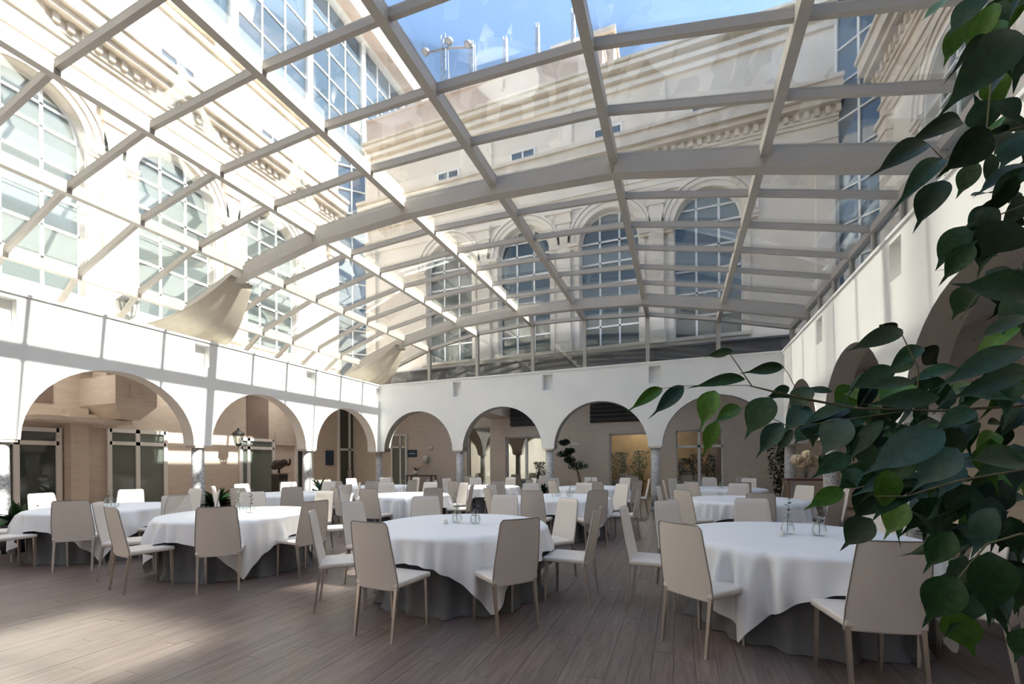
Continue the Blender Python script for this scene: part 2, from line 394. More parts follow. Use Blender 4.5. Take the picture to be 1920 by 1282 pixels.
# ------------------------------------------------------------------ glazed roof
GY = 15.53
PROF = [(-12.46, 4.80), (-11.58, 5.42), (-9.53, 6.12), (-7.37, 6.52), (-5.08, 6.64), (-3.13, 6.60), (-0.98, 6.47), (1.19, 6.03), (3.24, 5.53)]
PP, RIB1 = 1.065, 7.385
def build_roof():
    rf = thing('ceiling', 'arched glass roof on cream painted steel ribs over the courtyard', 'glass roof', kind='structure')
    ys = [RIB1 + PP * n for n in range(-11, 7)]; ylo = ys[0]
    ribs = {0: 1, 6: 1, -6: 1}
    P3 = lambda i, y, dz=0: Vector((PROF[i][0], y, PROF[i][1] + dz))
    # glazing bars: a piece per bay between two purlins
    for n, y in zip(range(-11, 7), ys):
        if n in ribs: continue
        for i in range(len(PROF) - 1):
            MB().beam(P3(i, y), P3(i + 1, y), 0.065, 0.11).build('glazing_bar', 'roof_paint', rf)
    for n in ribs:
        y = RIB1 + PP * n
        mb = MB(); mt = MB()
        for i in range(len(PROF) - 1):
            # bottom follows a smoother, deeper curve
            a, b = P3(i, y, -0.16), P3(i + 1, y, -0.16)
            mb.beam(a, b, 0.20, 0.24); mt.beam(P3(i, y, 0.02), P3(i + 1, y, 0.02), 0.10, 0.10)
        mb.build('arch_rib', 'roof_paint', rf); mt.build('rib_cap', 'roof_paint', rf)
    for i in range(1, len(PROF) - 1):
        a, b = P3(i, ylo, -0.03), P3(i, GY, -0.03)
        MB().beam(a, b, 0.12, 0.20).build('purlin', 'roof_paint', rf)
    for i in (0, len(PROF) - 1):
        MB().beam(P3(i, ylo), P3(i, GY), 0.14, 0.14).build('eaves_rail', 'roof_paint', rf)
    # panes
    yy = ys + [GY]
    for j in range(len(yy) - 1):
        for i in range(len(PROF) - 1):
            a, b = Vector(PROF[i]), Vector(PROF[i + 1]); c = (a + b) / 2; ang = math.atan2(b.y - a.y, b.x - a.x)
            link('pane', unit_box('roof_glass'), rf, loc=(c.x, (yy[j] + yy[j + 1]) / 2, c.y + 0.03), rot=(0, -ang, 0),
                 scale=((b - a).length - 0.06, yy[j + 1] - yy[j] - 0.05, 0.008))
    # gable
    zb = 4.80
    for i in range(len(PROF)):
        if PROF[i][1] - zb > 0.08:
            MB().beam((PROF[i][0], GY, zb), (PROF[i][0], GY, PROF[i][1]), 0.12, 0.14, (0, 1, 0)).build('gable_mullion', 'roof_paint', rf)
    for i in range(len(PROF) - 1):
        MB().beam((PROF[i][0], GY, PROF[i][1]), (PROF[i+1][0], GY, PROF[i+1][1]), 0.12, 0.12).build('gable_rail', 'roof_paint', rf)
        (xa, za), (xb, zb2) = PROF[i], PROF[i + 1]
        mb = MB(); t = 0.004; xa += 0.05; xb -= 0.05
        mb.hexa([(xa, GY - t, zb), (xb, GY - t, zb), (xb, GY + t, zb), (xa, GY + t, zb), (xa, GY - t, max(zb + .02, za)), (xb, GY - t, zb2), (xb, GY + t, zb2), (xa, GY + t, max(zb + .02, za))])
        mb.build('gable_pane', 'roof_glass', rf)
    MB().beam((PROF[0][0], GY, zb), (PROF[-1][0], GY, zb), 0.10, 0.10).build('gable_sill', 'roof_paint', rf)
    # upstands under the eaves
    bx('upstand', (PROF[0][0] - .1, ylo, ZG + .12), (PROF[0][0] + .1, GY, PROF[0][1] - .05), 'white_plaster', rf)
    bx('upstand', (PROF[-1][0] - .05, ylo, ZG + .12), (PROF[-1][0] + .05, GY, 4.75), 'white_plaster', rf)
    for y in ys:
        bx('eaves_post', (PROF[-1][0] - .04, y - .04, 4.75), (PROF[-1][0] + .04, y + .04, PROF[-1][1]), 'roof_paint', rf)
    for a_, b_ in zip(yy[:-1], yy[1:]): bx('eaves_pane', (PROF[-1][0] - .005, a_ + .04, 4.76), (PROF[-1][0] + .005, b_ - .04, PROF[-1][1] - .06), 'roof_glass', rf)
    bx('upstand', (PROF[0][0], GY - .1, ZG + .12), (PROF[-1][0], GY + .1, zb - .04), 'white_plaster', rf)
    # side glazing strip is solid behind the viewer
    bx('rear_panel', (PROF[0][0], ylo - .2, 4.3), (PROF[-1][0], ylo - .05, 6.5), 'white_plaster', rf)
build_roof()

# gathered fabric shades at the feet of the ribs
def shade_cloth(px_top, base, Xt, label, yrib):
    """fan of folded cloth hanging from a rib down to the wall top"""
    n = 26; m_ = 14
    top = Vector(px_top); b0, b1 = Vector(base[0]), Vector(base[1])
    mb = MB(); g = []
    for k in range(m_ + 1):
        t = k / m_; row = []
        for j in range(n + 1):
            s = j / n
            a = top + Vector((0, (s - 0.5) * 0.55, (s - .5) * -0.05)); b = b0.lerp(b1, s)
            p = a.lerp(b, t); sag = -0.35 * math.sin(math.pi * t) * (0.5 + 0.5 * s)
            w_ = .05 * math.sin(s * 34) * (.25 + .75 * t) * min(1, s * 2.2); p.z += sag + w_; p.x += w_ * .6
            row.append(p)
        g.append(row)
    for k in range(m_):
        for j in range(n): mb.face([g[k][j], g[k][j+1], g[k+1][j+1], g[k+1][j]], True)
    o = link('shade_cloth', mb.mesh('shade_cloth', 'shade_fabric', True), None, label=label, category='fabric shade', group='gathered roof shades')
    so_ = o.modifiers.new('thick', 'SOLIDIFY'); so_.thickness = 0.02
    return o
shade_cloth((-9.7, RIB1 + .05, 5.85), ((-11.4, RIB1 - 1.0, 4.72), (-10.95, RIB1 + .45, 4.44)), 0, 'large gathered beige cloth shade at the foot of the near roof rib', RIB1)
shade_cloth((-9.7, RIB1 + 6 * PP, 5.85), ((-11.4, RIB1 + 6 * PP - 1.0, 4.72), (-10.95, RIB1 + 6 * PP + .45, 4.44)), 0, 'small gathered beige cloth shade at the foot of the far roof rib', RIB1 + 6 * PP)

# ------------------------------------------------------------------ courtyard buildings
ZS, ZSP, WR = 5.77, 9.77, 1.08       # sill, springing, half width
def zz(z): return 1.45 + (z - 1.45) * 1.08
def facade(name, label, T, s_lo, s_hi, centers, attic_top, ground=True, plain_top=None):
    """T(s, d, z): d is measured out of the wall into the courtyard"""
    b = thing('building', label, 'building')
    Ti = lambda s, d, z: T(s, -d, z)
    edges = [s_lo] + [(centers[i] + centers[i+1]) / 2 for i in range(len(centers) - 1)] + [s_hi]
    mb = MB(); ZW1 = 11.05
    for c, e0, e1 in zip(centers, edges[:-1], edges[1:]):
        arched_bay(mb, Ti, e0, e1, ZG + .12, ZW1, c, WR, ZS, ZSP, 0, 0.4, back=False)
    mb.build('wall', 'facade_stone', b)
    def band(nm_, z0, z1, d, m_='facade_stone', dlo=0.0):
        p = [T(s_lo, -0.3, z0), T(s_hi, -0.3, z0), T(s_hi, d, z0), T(s_lo, d, z0)]
        q = [T(s_lo, -0.3, z1), T(s_hi, -0.3, z1), T(s_hi, d, z1), T(s_lo, d, z1)]
        MB().hexa(p + q).build(nm_, m_, b)
    # entablature
    for k, (z0, z1, d) in enumerate(((11.05, 11.28, .06), (11.28, 11.50, .09), (11.50, 11.58, .14), (11.58, 12.02, .06), (12.02, 12.12, .14))):
        band('entablature_band', z0, z1, d)
    band('dentil_bed', 12.12, 12.42, .20)
    db = MB(); s = s_lo + .05
    while s < s_hi - .1:
        p = [T(s, .2, 12.20), T(s + .13, .2, 12.20), T(s + .13, .29, 12.20), T(s, .29, 12.20)]
        db.hexa(p + [(q[0], q[1], 12.42) for q in p]); s += 0.28
    o = db.build('dentils', 'cornice_stone', b); o['kind'] = 'stuff'
    band('cornice', 12.42, 12.58, .46, 'cornice_stone'); band('cornice', 12.58, 12.95, .60, 'cornice_stone'); band('cornice', 12.95, 13.08, .68, 'cornice_stone')
    # attic storey
    band('attic_wall', 13.08, attic_top, -.05)
    for k, (dz, d) in enumerate(((-.95, .06), (-.62, .12), (-.28, .22))):
        band('attic_moulding', attic_top + dz, attic_top + dz + .16, d)
    band('parapet', attic_top - .1, attic_top, .30, 'cornice_stone')
    band('string_course', ZS - .35, ZS - .12, .10)
    for c in centers:
        # window: frame, panes, archivolt
        win = link('window', None, b)
        fb = MB(); dd = -0.30; fw = 0.035
        cols = [c - WR + 2 * WR * k / 3 for k in range(4)]
        def fbox(s0, s1, z0, z1, d0=-.34, d1=-.26):
            p = [T(s0, d0, z0), T(s1, d0, z0), T(s1, d1, z0), T(s0, d1, z0)]
            fb.hexa(p + [(q[0], q[1], z1) for q in p])
        zs_rows = [ZS + (ZSP - ZS) * k / 5 for k in range(6)]
        for k, s in enumerate(cols):
            top = ZSP if k in (0, 3) else ZSP + math.sqrt(max(0, WR**2 - (s - c)**2))
            fbox(s - fw, s + fw, ZS, top)
        for z in zs_rows: fbox(c - WR, c + WR, z - fw, z + fw)
        zt = ZSP + .55; hw = math.sqrt(WR**2 - .55**2); fbox(c - hw, c + hw, zt - fw * .8, zt + fw * .8)
        ap = arch_pts(c, WR - .03, ZSP, 18)
        for a, q in zip(ap[:-1], ap[1:]):
            fb.beam(T(a[0], -.30, a[1]), T(q[0], -.30, q[1]), .08, .07, Vector(T(0, 1, 0)) - Vector(T(0, 0, 0)))
        fb.build('frame', 'window_frame_white', win)
        nrm = Vector(T(0, 1, 0)) - Vector(T(0, 0, 0)); along = Vector(T(1, 0, 0)) - Vector(T(0, 0, 0))
        rz = math.atan2(along.y, along.x)
        for r_ in range(5):
            for k in range(3):
                s0, s1, z0, z1 = cols[k], cols[k+1], zs_rows[r_], zs_rows[r_+1]
                link('pane', unit_box('facade_glass'), win, loc=T((s0+s1)/2, -.31, (z0+z1)/2), rot=(random.uniform(-.006, .006), 0, rz + random.uniform(-.006, .006)), scale=(s1 - s0, .02, z1 - z0))
        am = MB()                                                     # half round head glass
        am.face([T(p[0], -.31, p[1]) for p in arch_pts(c, WR, ZSP, 20)]); am.build('pane', 'facade_glass', win)
        for k, (r0, r1, d) in enumerate(((WR + .02, WR + .20, .05), (WR + .20, WR + .34, .10), (WR + .36, WR + .44, .14))):
            ab = MB(); n = 20
            pin = arch_pts(c, r0, ZSP, n); pou = arch_pts(c, r1, ZSP, n)
            for i in range(n):
                ab.hexa([T(pin[i][0], -.02, pin[i][1]), T(pin[i+1][0], -.02, pin[i+1][1]), T(pin[i+1][0], d, pin[i+1][1]), T(pin[i][0], d, pin[i][1]),
                         T(pou[i][0], -.02, pou[i][1]), T(pou[i+1][0], -.02, pou[i+1][1]), T(pou[i+1][0], d, pou[i+1][1]), T(pou[i][0], d, pou[i][1])])
            ab.build('archivolt', 'facade_stone', b)
        for sg in (-1, 1):
            ib = MB()                                            # impost blocks and jamb mouldings
            s0 = c + sg * (WR + .02); s1 = c + sg * (WR + .44)
            for z0, z1, d in ((ZSP - .16, ZSP - .04, .16), (ZSP - .26, ZSP - .16, .11)):
                p = [T(s0, -.02, z0), T(s1, -.02, z0), T(s1, d, z0), T(s0, d, z0)]; ib.hexa(p + [(q[0], q[1], z1) for q in p])
            p = [T(s0, -.02, ZS), T(c + sg * (WR + .2), -.02, ZS), T(c + sg * (WR + .2), .06, ZS), T(s0, .06, ZS)]; ib.hexa(p + [(q[0], q[1], ZSP - .26) for q in p])
            ib.build('impost', 'facade_stone', b)
        p = [T(c - WR - .2, -.3, ZS - .12), T(c + WR + .2, -.3, ZS - .12), T(c + WR + .2, .16, ZS - .12), T(c - WR - .2, .16, ZS - .12)]
        MB().hexa(p + [(q[0], q[1], ZS) for q in p]).build('window_sill', 'cornice_stone', b)
        # attic window
        aw = link('attic_window', None, b)
        z0, z1, hw = 13.12, 13.82, .46
        for s0 in (c - hw, c + .02):
            link('pane', unit_box('curtain_glass'), aw, loc=T(s0 + (hw - .02) / 2, -.03, (z0+z1)/2), rot=(0, 0, rz), scale=(hw - .06, .06, z1 - z0 - .06))
        fb2 = MB()
        for s0, s1, a, q in ((c-hw-.06, c-hw, z0, z1+.06), (c+hw, c+hw+.06, z0, z1+.06), (c-hw, c+hw, z1, z1+.06), (c-.03, c+.03, z0, z1)):
            p = [T(s0, -.06, a), T(s1, -.06, a), T(s1, .03, a), T(s0, .03, a)]; fb2.hexa(p + [(t[0], t[1], q) for t in p])
        fb2.build('frame', 'window_frame_white', aw)
    for e in edges[1:-1] + [s_lo + .35, s_hi - .35]:                  # pilasters
        pb = MB()
        for z0, z1, hw, d in ((ZS - .12, ZS + .35, .31, .20), (ZS + .35, 10.55, .25, .14), (10.55, 10.68, .30, .19), (10.68, 10.92, .27, .17), (10.92, 11.05, .34, .24)):
            p = [T(e - hw, -.02, z0), T(e + hw, -.02, z0), T(e + hw, d, z0), T(e - hw, d, z0)]; pb.hexa(p + [(q[0], q[1], z1) for q in p])
        pb.build('pilaster', 'facade_stone', b)
        p = [T(e - .34, -.06, 13.5), T(e + .34, -.06, 13.5), T(e + .34, .03, 13.5), T(e - .34, .03, 13.5)]   # attic panel strip
        MB().hexa(p + [(q[0], q[1], attic_top - 1.1) for q in p]).build('attic_strip', 'facade_stone', b)
    # solid body behind the openings
    p = [T(s_lo, -6, ZG + .12), T(s_hi, -6, ZG + .12), T(s_hi, -.42, ZG + .12), T(s_lo, -.42, ZG + .12)]
    MB().hexa(p + [(q[0], q[1], attic_top - .02) for q in p]).build('core', 'facade_stone', b)
    return b

TFL = lambda s, d, z: (FX + d, s, z)
TFB = lambda s, d, z: (s, BY - d, z)
TFR = lambda s, d, z: (FR - d, s, z)
LC = [2.2 - 6.67 + 3.335 * k for k in range(6)]          # -4.47 .. 12.2
LC = [-4.5, -1.15, 2.2, 5.53, 8.87, 12.2]
BC = [-12.45 + 3.36 * k for k in range(0, 5)]
BC = [-9.1, -5.74, -2.40, 0.96]
bl = facade('building', 'sunlit cream stone building with tall arched windows along the left side', TFL, FY, BY - CH, LC, 16.0)
bb = facade('building', 'shaded beige stone building with tall arched windows across the back', TFB, FX + CH, FR - CH, BC, 16.0)
br = facade('building', 'beige stone building with arched windows and cornice on the right', TFR, FY, BY - CH, LC, 16.0)
# back building: raised pinkish parapet to the left, ledges above the gallery roof, their shadow painted in as dark grey
bx('raised_parapet', (FX + CH, BY + .1, 15.9), (-2.6, BY + .9, 17.15), 'pink_render', bb)
bx('parapet_coping', (FX + CH, BY + .02, 17.15), (-2.55, BY + .95, 17.25), 'pink_render', bb)
for k, (z0, z1, d) in enumerate(((4.36, 4.95, .45), (4.95, 5.02, .52), (5.02, 5.40, .30), (5.40, 5.46, .38))):
    bx('ledge', (FX + CH, BY - d, z0), (FR, BY + .1, z1), 'dark_ledge', bb)

# chamfered glass corners
def chamfer(a, c2, label, z1):
    a = Vector((*a, 0)); c2 = Vector((*c2, 0)); d = (c2 - a); L = d.length; d.normalize()
    n = Vector((-d.y, d.x, 0))
    if n.dot(Vector((-4, 4, 0)) - a) < 0: n = -n
    rz = math.atan2(d.y, d.x)
    t = thing('glass_corner', label, 'glass wall', (a.x, a.y, 0))
    z0 = ZG + .12; rows = int((z1 - z0) / 1.05); hr = (z1 - z0) / rows
    loc = lambda s, z, dn=0: (d * s + n * dn) + Vector((0, 0, z))
    for r_ in range(rows):
        for k in range(2):
            link('pane', unit_box('curtain_glass'), t, loc=loc(L * (k + .5) / 2, z0 + hr * (r_ + .5), -.04), rot=(random.uniform(-.01, .01), 0, rz + random.uniform(-.01, .01)), scale=(L / 2 - .04, .02, hr - .04))
        MB().beam(loc(0, z0 + hr * r_), loc(L, z0 + hr * r_), .06, .05).build('transom', 'window_frame_white', t)
    for k in range(3):
        MB().beam(loc(L * k / 2, z0), loc(L * k / 2, z1), .06, .06 if k == 1 else .12, n).build('mullion', 'window_frame_white', t)
    bm_ = MB(); p = [loc(.02, z0, -.06), loc(L - .02, z0, -.06), loc(L * .6, z0, -.42), loc(L * .4, z0, -.42)]
    bm_.hexa(p + [q + Vector((0, 0, z1 - z0)) for q in p]).build('core', 'facade_stone', t)
chamfer((FX, BY - CH), (FX + CH, BY), 'narrow glass corner bay between the left and back buildings', 16.0)
chamfer((FR - CH, BY), (FR, BY - CH), 'narrow glass corner bay between the back and right buildings', 17.5)

# upper glass storeys over the left building
def curtain():
    t = thing('glass_storey', 'blue glass upper storeys with white frames above the left building', 'glass building')
    X = FX - 0.15; z0, z1 = 16.35, 21.9; posts = [14.06 + 3.33 * k for k in range(-5, 4)]
    bx('core', (X - 6, -3, 16.02), (X - .1, 24.2, z1), 'facade_stone', t)
    bx('sill_band', (X - .1, -3, 16.02), (X + .12, 24.1, z0), 'window_frame_white', t)
    for y in posts: bx('post', (X - .1, y - .14, z0), (X + .16, y + .14, z1), 'window_frame_white', t)
    nz = 5; hr = (z1 - z0) / nz
    for y in posts[:-1]:
        for k in range(3):
            wy = (3.33 - .28) / 3; yc = y + .14 + wy * (k + .5)
            for r_ in range(nz):
                link('pane', unit_box('curtain_glass'), t, loc=(X, yc, z0 + hr * (r_ + .5)), rot=(random.uniform(-.006, .006), 0, R(90) + random.uniform(-.006, .006)), scale=(wy - .05, .02, hr - .05))
            if k: bx('mullion', (X - .02, yc - wy/2 - .03, z0), (X + .06, yc - wy/2 + .03, z1), 'window_frame_white', t)
        for r_ in range(1, nz): bx('transom', (X - .02, y + .14, z0 + hr * r_ - .03), (X + .05, y + 3.19, z0 + hr * r_ + .03), 'window_frame_white', t)
    bx('eaves', (X - 1, -3, z1), (X + .35, 24.3, z1 + .12), 'window_frame_white', t)
    bx('soffit', (X - 1, -3, z1 + .12), (X + .9, 24.6, z1 + 1.2), 'pink_render', t)
curtain()
# rear building so the courtyard is closed behind the viewer
rb = thing('building', 'plain building closing the courtyard behind the viewer', 'building')
bx('wall', (FX, FY - 6, 4.3), (FR, FY - .2, 16.0), 'facade_stone', rb)

# roof-top block and masts over the back building
rt = thing('rooftop_block', 'pale rooftop block standing on the back building against the sky', 'rooftop block')
a = at_y(1040, 105, 19.5); c2 = at_y(1150, 60, 19.5)
bx('wall', (a.x, 19.5, 16.0), (c2.x, 23, c2.z), 'pink_render', rt)
bx('roof_slab', (a.x - .15, 19.35, c2.z), (c2.x + .1, 23.1, c2.z + .2), 'cornice_stone', rt)
bx('flue', (a.x - .5, 19.4, 16), (a.x - .05, 20.0, c2.z + .1), 'dark_ledge', rt)
def mast(px, ybot, ytop, wpx, label):
    Y = 18.2; p0 = at_y(px, ybot, Y); p1 = at_y(px, ytop, Y); wdt = wpx / FPX * (p0 - CAM).length * .8
    t = thing('lattice_mast', label, 'mast', (p0.x, Y, 16.0), group='rooftop lattice masts')
    H = p1.z - 16.0
    for sx in (-1, 1):
        for sy in (-1, 1):
            MB().beam((sx * wdt/2, sy * wdt/2, 0), (sx * wdt/4, sy * wdt/4, H), .03, .03).build('leg', 'mast', t)
    n = max(4, int(H / .35))
    for k in range(n):
        f0, f1 = k / n, (k + 1) / n; w0 = wdt/2 * (1 - .5 * f0); w1 = wdt/2 * (1 - .5 * f1)
        MB().beam((-w0, -w0, H * f0), (w1, -w1, H * f1), .02, .02).build('brace', 'mast', t)
    return t
mast(834, 165, 68, 16, 'tall lattice mast, leftmost on the back roof'); mast(886, 160, 80, 14, 'lattice mast, second from the left on the back roof')
mast(948, 140, 70, 10, 'slim lattice mast beside the rooftop block, third from the left'); mast(1008, 70, 45, 8, 'thin lattice mast just left of the roof beam'); mast(1075, 50, 18, 8, 'thin lattice mast at the top of the rooftop block')
p, q = at_y(795, 100, 18.2), at_y(890, 88, 18.2)
MB().tube([p, (p + q) / 2 + Vector((0, 0, .1)), q], .05).build('antenna_bar', 'mast', label='horizontal antenna bar joining the two left masts', category='antenna')
for k, (x, y) in enumerate(((798, 104), (842, 84), (878, 90))):
    p = at_y(x, y, 18.15)
    MB().lathe([(0.0, .0), (.10, .03), (.18, .12), (.20, .2)], 12, p).build('dish_antenna', 'mast', label=['small dish antenna at the left end of the bar', 'small dish antenna on the leftmost mast', 'small dish antenna on the second mast'][k], category='antenna', group='rooftop antennas')

# sunlight mirrored by the windows of the left building back into the courtyard
MIR = Vector((-SUN_DIR.x, SUN_DIR.y, SUN_DIR.z)).normalized()
def glint(y, z, wy, hz, energy):
    L = bpy.data.lights.new('window_reflection', 'AREA'); L.shape = 'RECTANGLE'; L.size = wy; L.size_y = hz * 0.72; L.energy = energy; L.color = (1, .93, .82); L.spread = R(3)
    o = bpy.data.objects.new('window_reflection', L); COL.objects.link(o)
    o.location = (FX + 0.05, y, z); o.rotation_euler = MIR.to_track_quat('-Z', 'Y').to_euler()
for y in LC[1:]: glint(y, 9.4, 2.0, 2.8, 10)
for k in range(-5, 2): glint(14.06 + 3.33 * k + 1.6, 19.1, 2.9, 5.3, 17)

# ------------------------------------------------------------------ gallery walls and what is on them
# left gallery wall
struct(bx('wall_gallery_left', (FX - .3, FY, 0), (FX, BY, ZG + .12), 'gallery_stone'), 'beige stone wall behind the left arcade', 'wall')
struct(bx('wall_gallery_right', (FR, FY, 0), (FR + .3, BY, ZG + .12), 'gallery_stone'), 'beige stone wall behind the right arcade', 'wall')
DN = [0]
def glazed(px0, px1, ytop, ytr, label, X=FX, mull=(), m_='door_glass', proud=.06):
    """white framed glazed door set against the left gallery wall, from pixel x range"""
    DN[0] += 1
    y0 = at_x(px0, 866, X).y; y1 = at_x(px1, 866, X).y; zt = at_x((px0 + px1) / 2, ytop, X).z; ztr = at_x((px0 + px1) / 2, ytr, X).z
    d = thing('door_%d' % DN[0], label, 'door', kind='structure')
    x0, x1 = X, X + proud; f = .05
    xs = [y0] + [at_x(p, 866, X).y for p in mull] + [y1]
    for k, y in enumerate(xs): bx('frame_post', (x0, y - f, 0), (x1 + .02, y + f, zt), 'window_frame_white', d)
    for z in (ztr, zt - f): bx('frame_rail', (x0, y0, z - f), (x1 + .02, y1, z + f), 'window_frame_white', d)
    for a, b2 in zip(xs[:-1], xs[1:]):
        bx('pane', (x0, a + f, .05), (x0 + .03, b2 - f, ztr - f), m_, d)
        bx('transom_pane', (x0, a + f, ztr + f), (x0 + .03, b2 - f, zt - 2 * f), m_, d)
    return d
glazed(-40, 108, 799, 829, 'white framed dark glazed door at the left picture edge', mull=(28,), m_='dark_glass')
glazed(203, 308, 806, 832, 'white framed glazed double door behind the first left arch', mull=(256,))
glazed(450, 511, 822, 840, 'white framed glazed door behind the second left arch', mull=(464,))
glazed(554, 584, 825, 841, 'narrow white framed glazed door right of the bronze sculpture', m_='dark_glass')
dd = glazed(634, 674, 765, 843, 'dark entrance door with a square handle behind the third left arch', mull=(654,), m_='dark_glass')
p = at_x(652, 888, FX)
for k in (-1, 1):
    hb = MB(); w_, h_ = .16, .30
    hb.box((FX + .1, p.y + k * .12 - .015, p.z - h_/2), (FX + .13, p.y + k * .12 + .015, p.z + h_/2)); hb.build('handle', 'steel', dd)
for z in (-.15, .15): bx('handle_bar', (FX + .1, p.y - .13, p.z + z - .015), (FX + .13, p.y + .13, p.z + z + .015), 'steel', dd)
# pilasters and dark panels of the gallery wall
def trimbox(n, label, a, b, m_): struct(bx('trim_%d' % n, a, b, m_), label, 'trim')
def gy(px): return at_x(px, 866, FX).y
trimbox(1, 'beige stone pier between the doors behind the first left arch', (FX, gy(118), 0), (FX + .35, gy(152), 2.9), 'gallery_stone')
trimbox(2, 'beige stone band over the doors behind the first left arch', (FX, gy(113), 2.45), (FX + .42, gy(203), 2.75), 'gallery_stone')
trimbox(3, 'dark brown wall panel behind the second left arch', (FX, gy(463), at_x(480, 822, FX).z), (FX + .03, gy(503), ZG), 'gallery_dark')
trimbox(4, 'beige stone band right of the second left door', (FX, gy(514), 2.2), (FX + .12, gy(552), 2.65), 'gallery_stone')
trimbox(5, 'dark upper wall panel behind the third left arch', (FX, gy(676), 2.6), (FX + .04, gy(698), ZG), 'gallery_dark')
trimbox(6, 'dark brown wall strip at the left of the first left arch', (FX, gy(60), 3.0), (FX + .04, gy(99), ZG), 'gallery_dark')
# hanging stone duct box with vent
du = thing('air_duct', 'beige hanging duct box with a vent behind the first left arch', 'duct')
ya, yb = at_x(205, 760, -13.0).y, at_x(283, 760, -13.0).y; zt_, zb_ = at_x(240, 716, -13.0).z, at_x(240, 786, -13.0).z
mb = MB(); mb.hexa([(FX, ya + .25, zb_), (-13.0, ya + .25, zb_), (-13.0, yb - .25, zb_), (FX, yb - .25, zb_), (FX, ya, zb_ + .35), (-12.75, ya, zb_ + .35), (-12.75, yb, zb_ + .35), (FX, yb, zb_ + .35)])
mb.box((FX, ya, zb_ + .35), (-12.75, yb, zt_ + .1)); mb.build('body', 'gallery_stone', du)
bx('vent', (-12.76, ya + .3, zb_ + .55), (-12.71, yb - .25, zb_ + .85), 'gallery_stone', du)
for k in range(3): bx('vent_slat', (-12.72, ya + .33, zb_ + .60 + k * .085), (-12.69, yb - .28, zb_ + .63 + k * .085), 'cornice_stone', du)
bx('hanger', (-13.9, ya + .1, zt_), (-13.3, ya + .5, ZG), 'gallery_stone', du)
bx('shelf', (FX, ya - 1.2, zb_ - .12), (-13.2, yb - .3, zb_ - .02), 'cornice_stone', du)
for k, y in enumerate((12.0, 8.6, 5.4, 2.1)):  # unseen lamps added above the arches to brighten the left gallery
    t = thing('ceiling_lamp', ['square ceiling lamp of the left gallery by the far corner', 'square ceiling lamp of the left gallery over the lantern', 'square ceiling lamp of the left gallery over the double door', 'square ceiling lamp of the left gallery nearest the left picture edge'][k], 'lamp', (-13.2 if k != 1 else -13.5, y, ZG - .06), group='ceiling lamps of the left gallery')
    bx('frame', (-.42, -.42, .02), (.42, .42, .06), 'window_frame_white', t); bx('diffuser', (-.38, -.38, 0), (.38, .38, .02), 'lamp_panel_soft', t)
# lantern on a post, exterior lantern
def lantern(loc, s, label, post=0):
    t = thing('lantern', label, 'lantern', loc)
    MB().lathe([(.10*s, 0), (.15*s, .30*s)], 6).build('glass', 'vase_glass', t)
    MB().lathe([(.20*s, .30*s), (.17*s, .36*s), (.04*s, .46*s), (.02*s, .52*s)], 6).build('cap', 'black_metal', t)
    MB().lathe([(.02*s, -.08*s), (.07*s, -.06*s), (.10*s, 0)], 6).build('base', 'black_metal', t)
    for k in range(6):
        a = k * math.pi / 3
        MB().beam((.10*s*math.cos(a), .10*s*math.sin(a), 0), (.15*s*math.cos(a), .15*s*math.sin(a), .30*s), .012*s, .012*s).build('rib', 'black_metal', t)
    if post: MB().tube([(0, 0, -post), (0, 0, -.06 * s)], .02).build('post', 'steel', t)
p = at_x(447, 832, -13.6); lantern((p.x, p.y, p.z), 1.0, 'black lantern on a thin post behind the second left arch', post=p.z)
p = at_x(241, 592, FX + .35); lantern((p.x, p.y, p.z), 1.3, 'black wall lantern on the sunlit building above the left arcade')
bx('lantern_bracket', (FX, p.y - .03, p.z - .16), (p.x + .03, p.y + .03, p.z - .08), 'black_metal', label='black bracket holding the wall lantern on the sunlit building', category='bracket')
# signs
p0, p1 = at_x(610, 872, FX), at_x(624, 845, FX)
sg = bx('wall_sign', (FX + .01, p0.y, p0.z), (FX + .05, p1.y, p1.z), 'sign_blue', label='upright dark blue sign behind the third left arch', category='sign')
# bronze sculpture on a pedestal
px_ = at_x(524, 866, -13.0)
pd = thing('pedestal', 'tall dark pedestal carrying a bronze sculpture behind the second left arch', 'pedestal', (-13.0, px_.y, 0))
zp = at_x(524, 889, -13.0).z
bx('body', (-.18, -.18, 0), (.18, .18, zp), 'black_wood', pd); bx('cap', (-.2, -.2, zp), (.2, .2, zp + .04), 'wood_plain', pd)
sz = zp + .04
st = thing('bronze_sculpture', 'dark bronze elephant sculpture with raised trunk on the tall pedestal', 'sculpture', (-13.0, px_.y, sz))
bm = bmesh.new()
def ball(bm, c, r, s=(1, 1, 1)):
    bmesh.ops.create_uvsphere(bm, u_segments=16, v_segments=10, radius=r, matrix=Matrix.Translation(c) @ Matrix.Diagonal((*s, 1)))
ball(bm, (0, -.05, .30), .2, (.8, 1.25, .85)); ball(bm, (0, .18, .36), .13); ball(bm, (0, -.2, .25), .14, (.9, .8, 1)); ball(bm, (.1, .14, .34), .1, (.3, .8, 1)); ball(bm, (-.1, .14, .34), .1, (.3, .8, 1))
me = bpy.data.meshes.new('body'); bm.to_mesh(me); bm.free(); me.materials.append(MATS['bronze']); me.polygons.foreach_set('use_smooth', [True] * len(me.polygons)); link('body', me, st)
MB().tube([(0, .27, .34), (0, .36, .28), (0, .43, .32), (0, .45, .42), (0, .42, .5)], [.06, .05, .045, .035, .03], 10).build('trunk', 'bronze', st)
MB().tube([(0, -.02, .0), (0, -.02, .18)], .035, 8).build('stand', 'bronze', st)

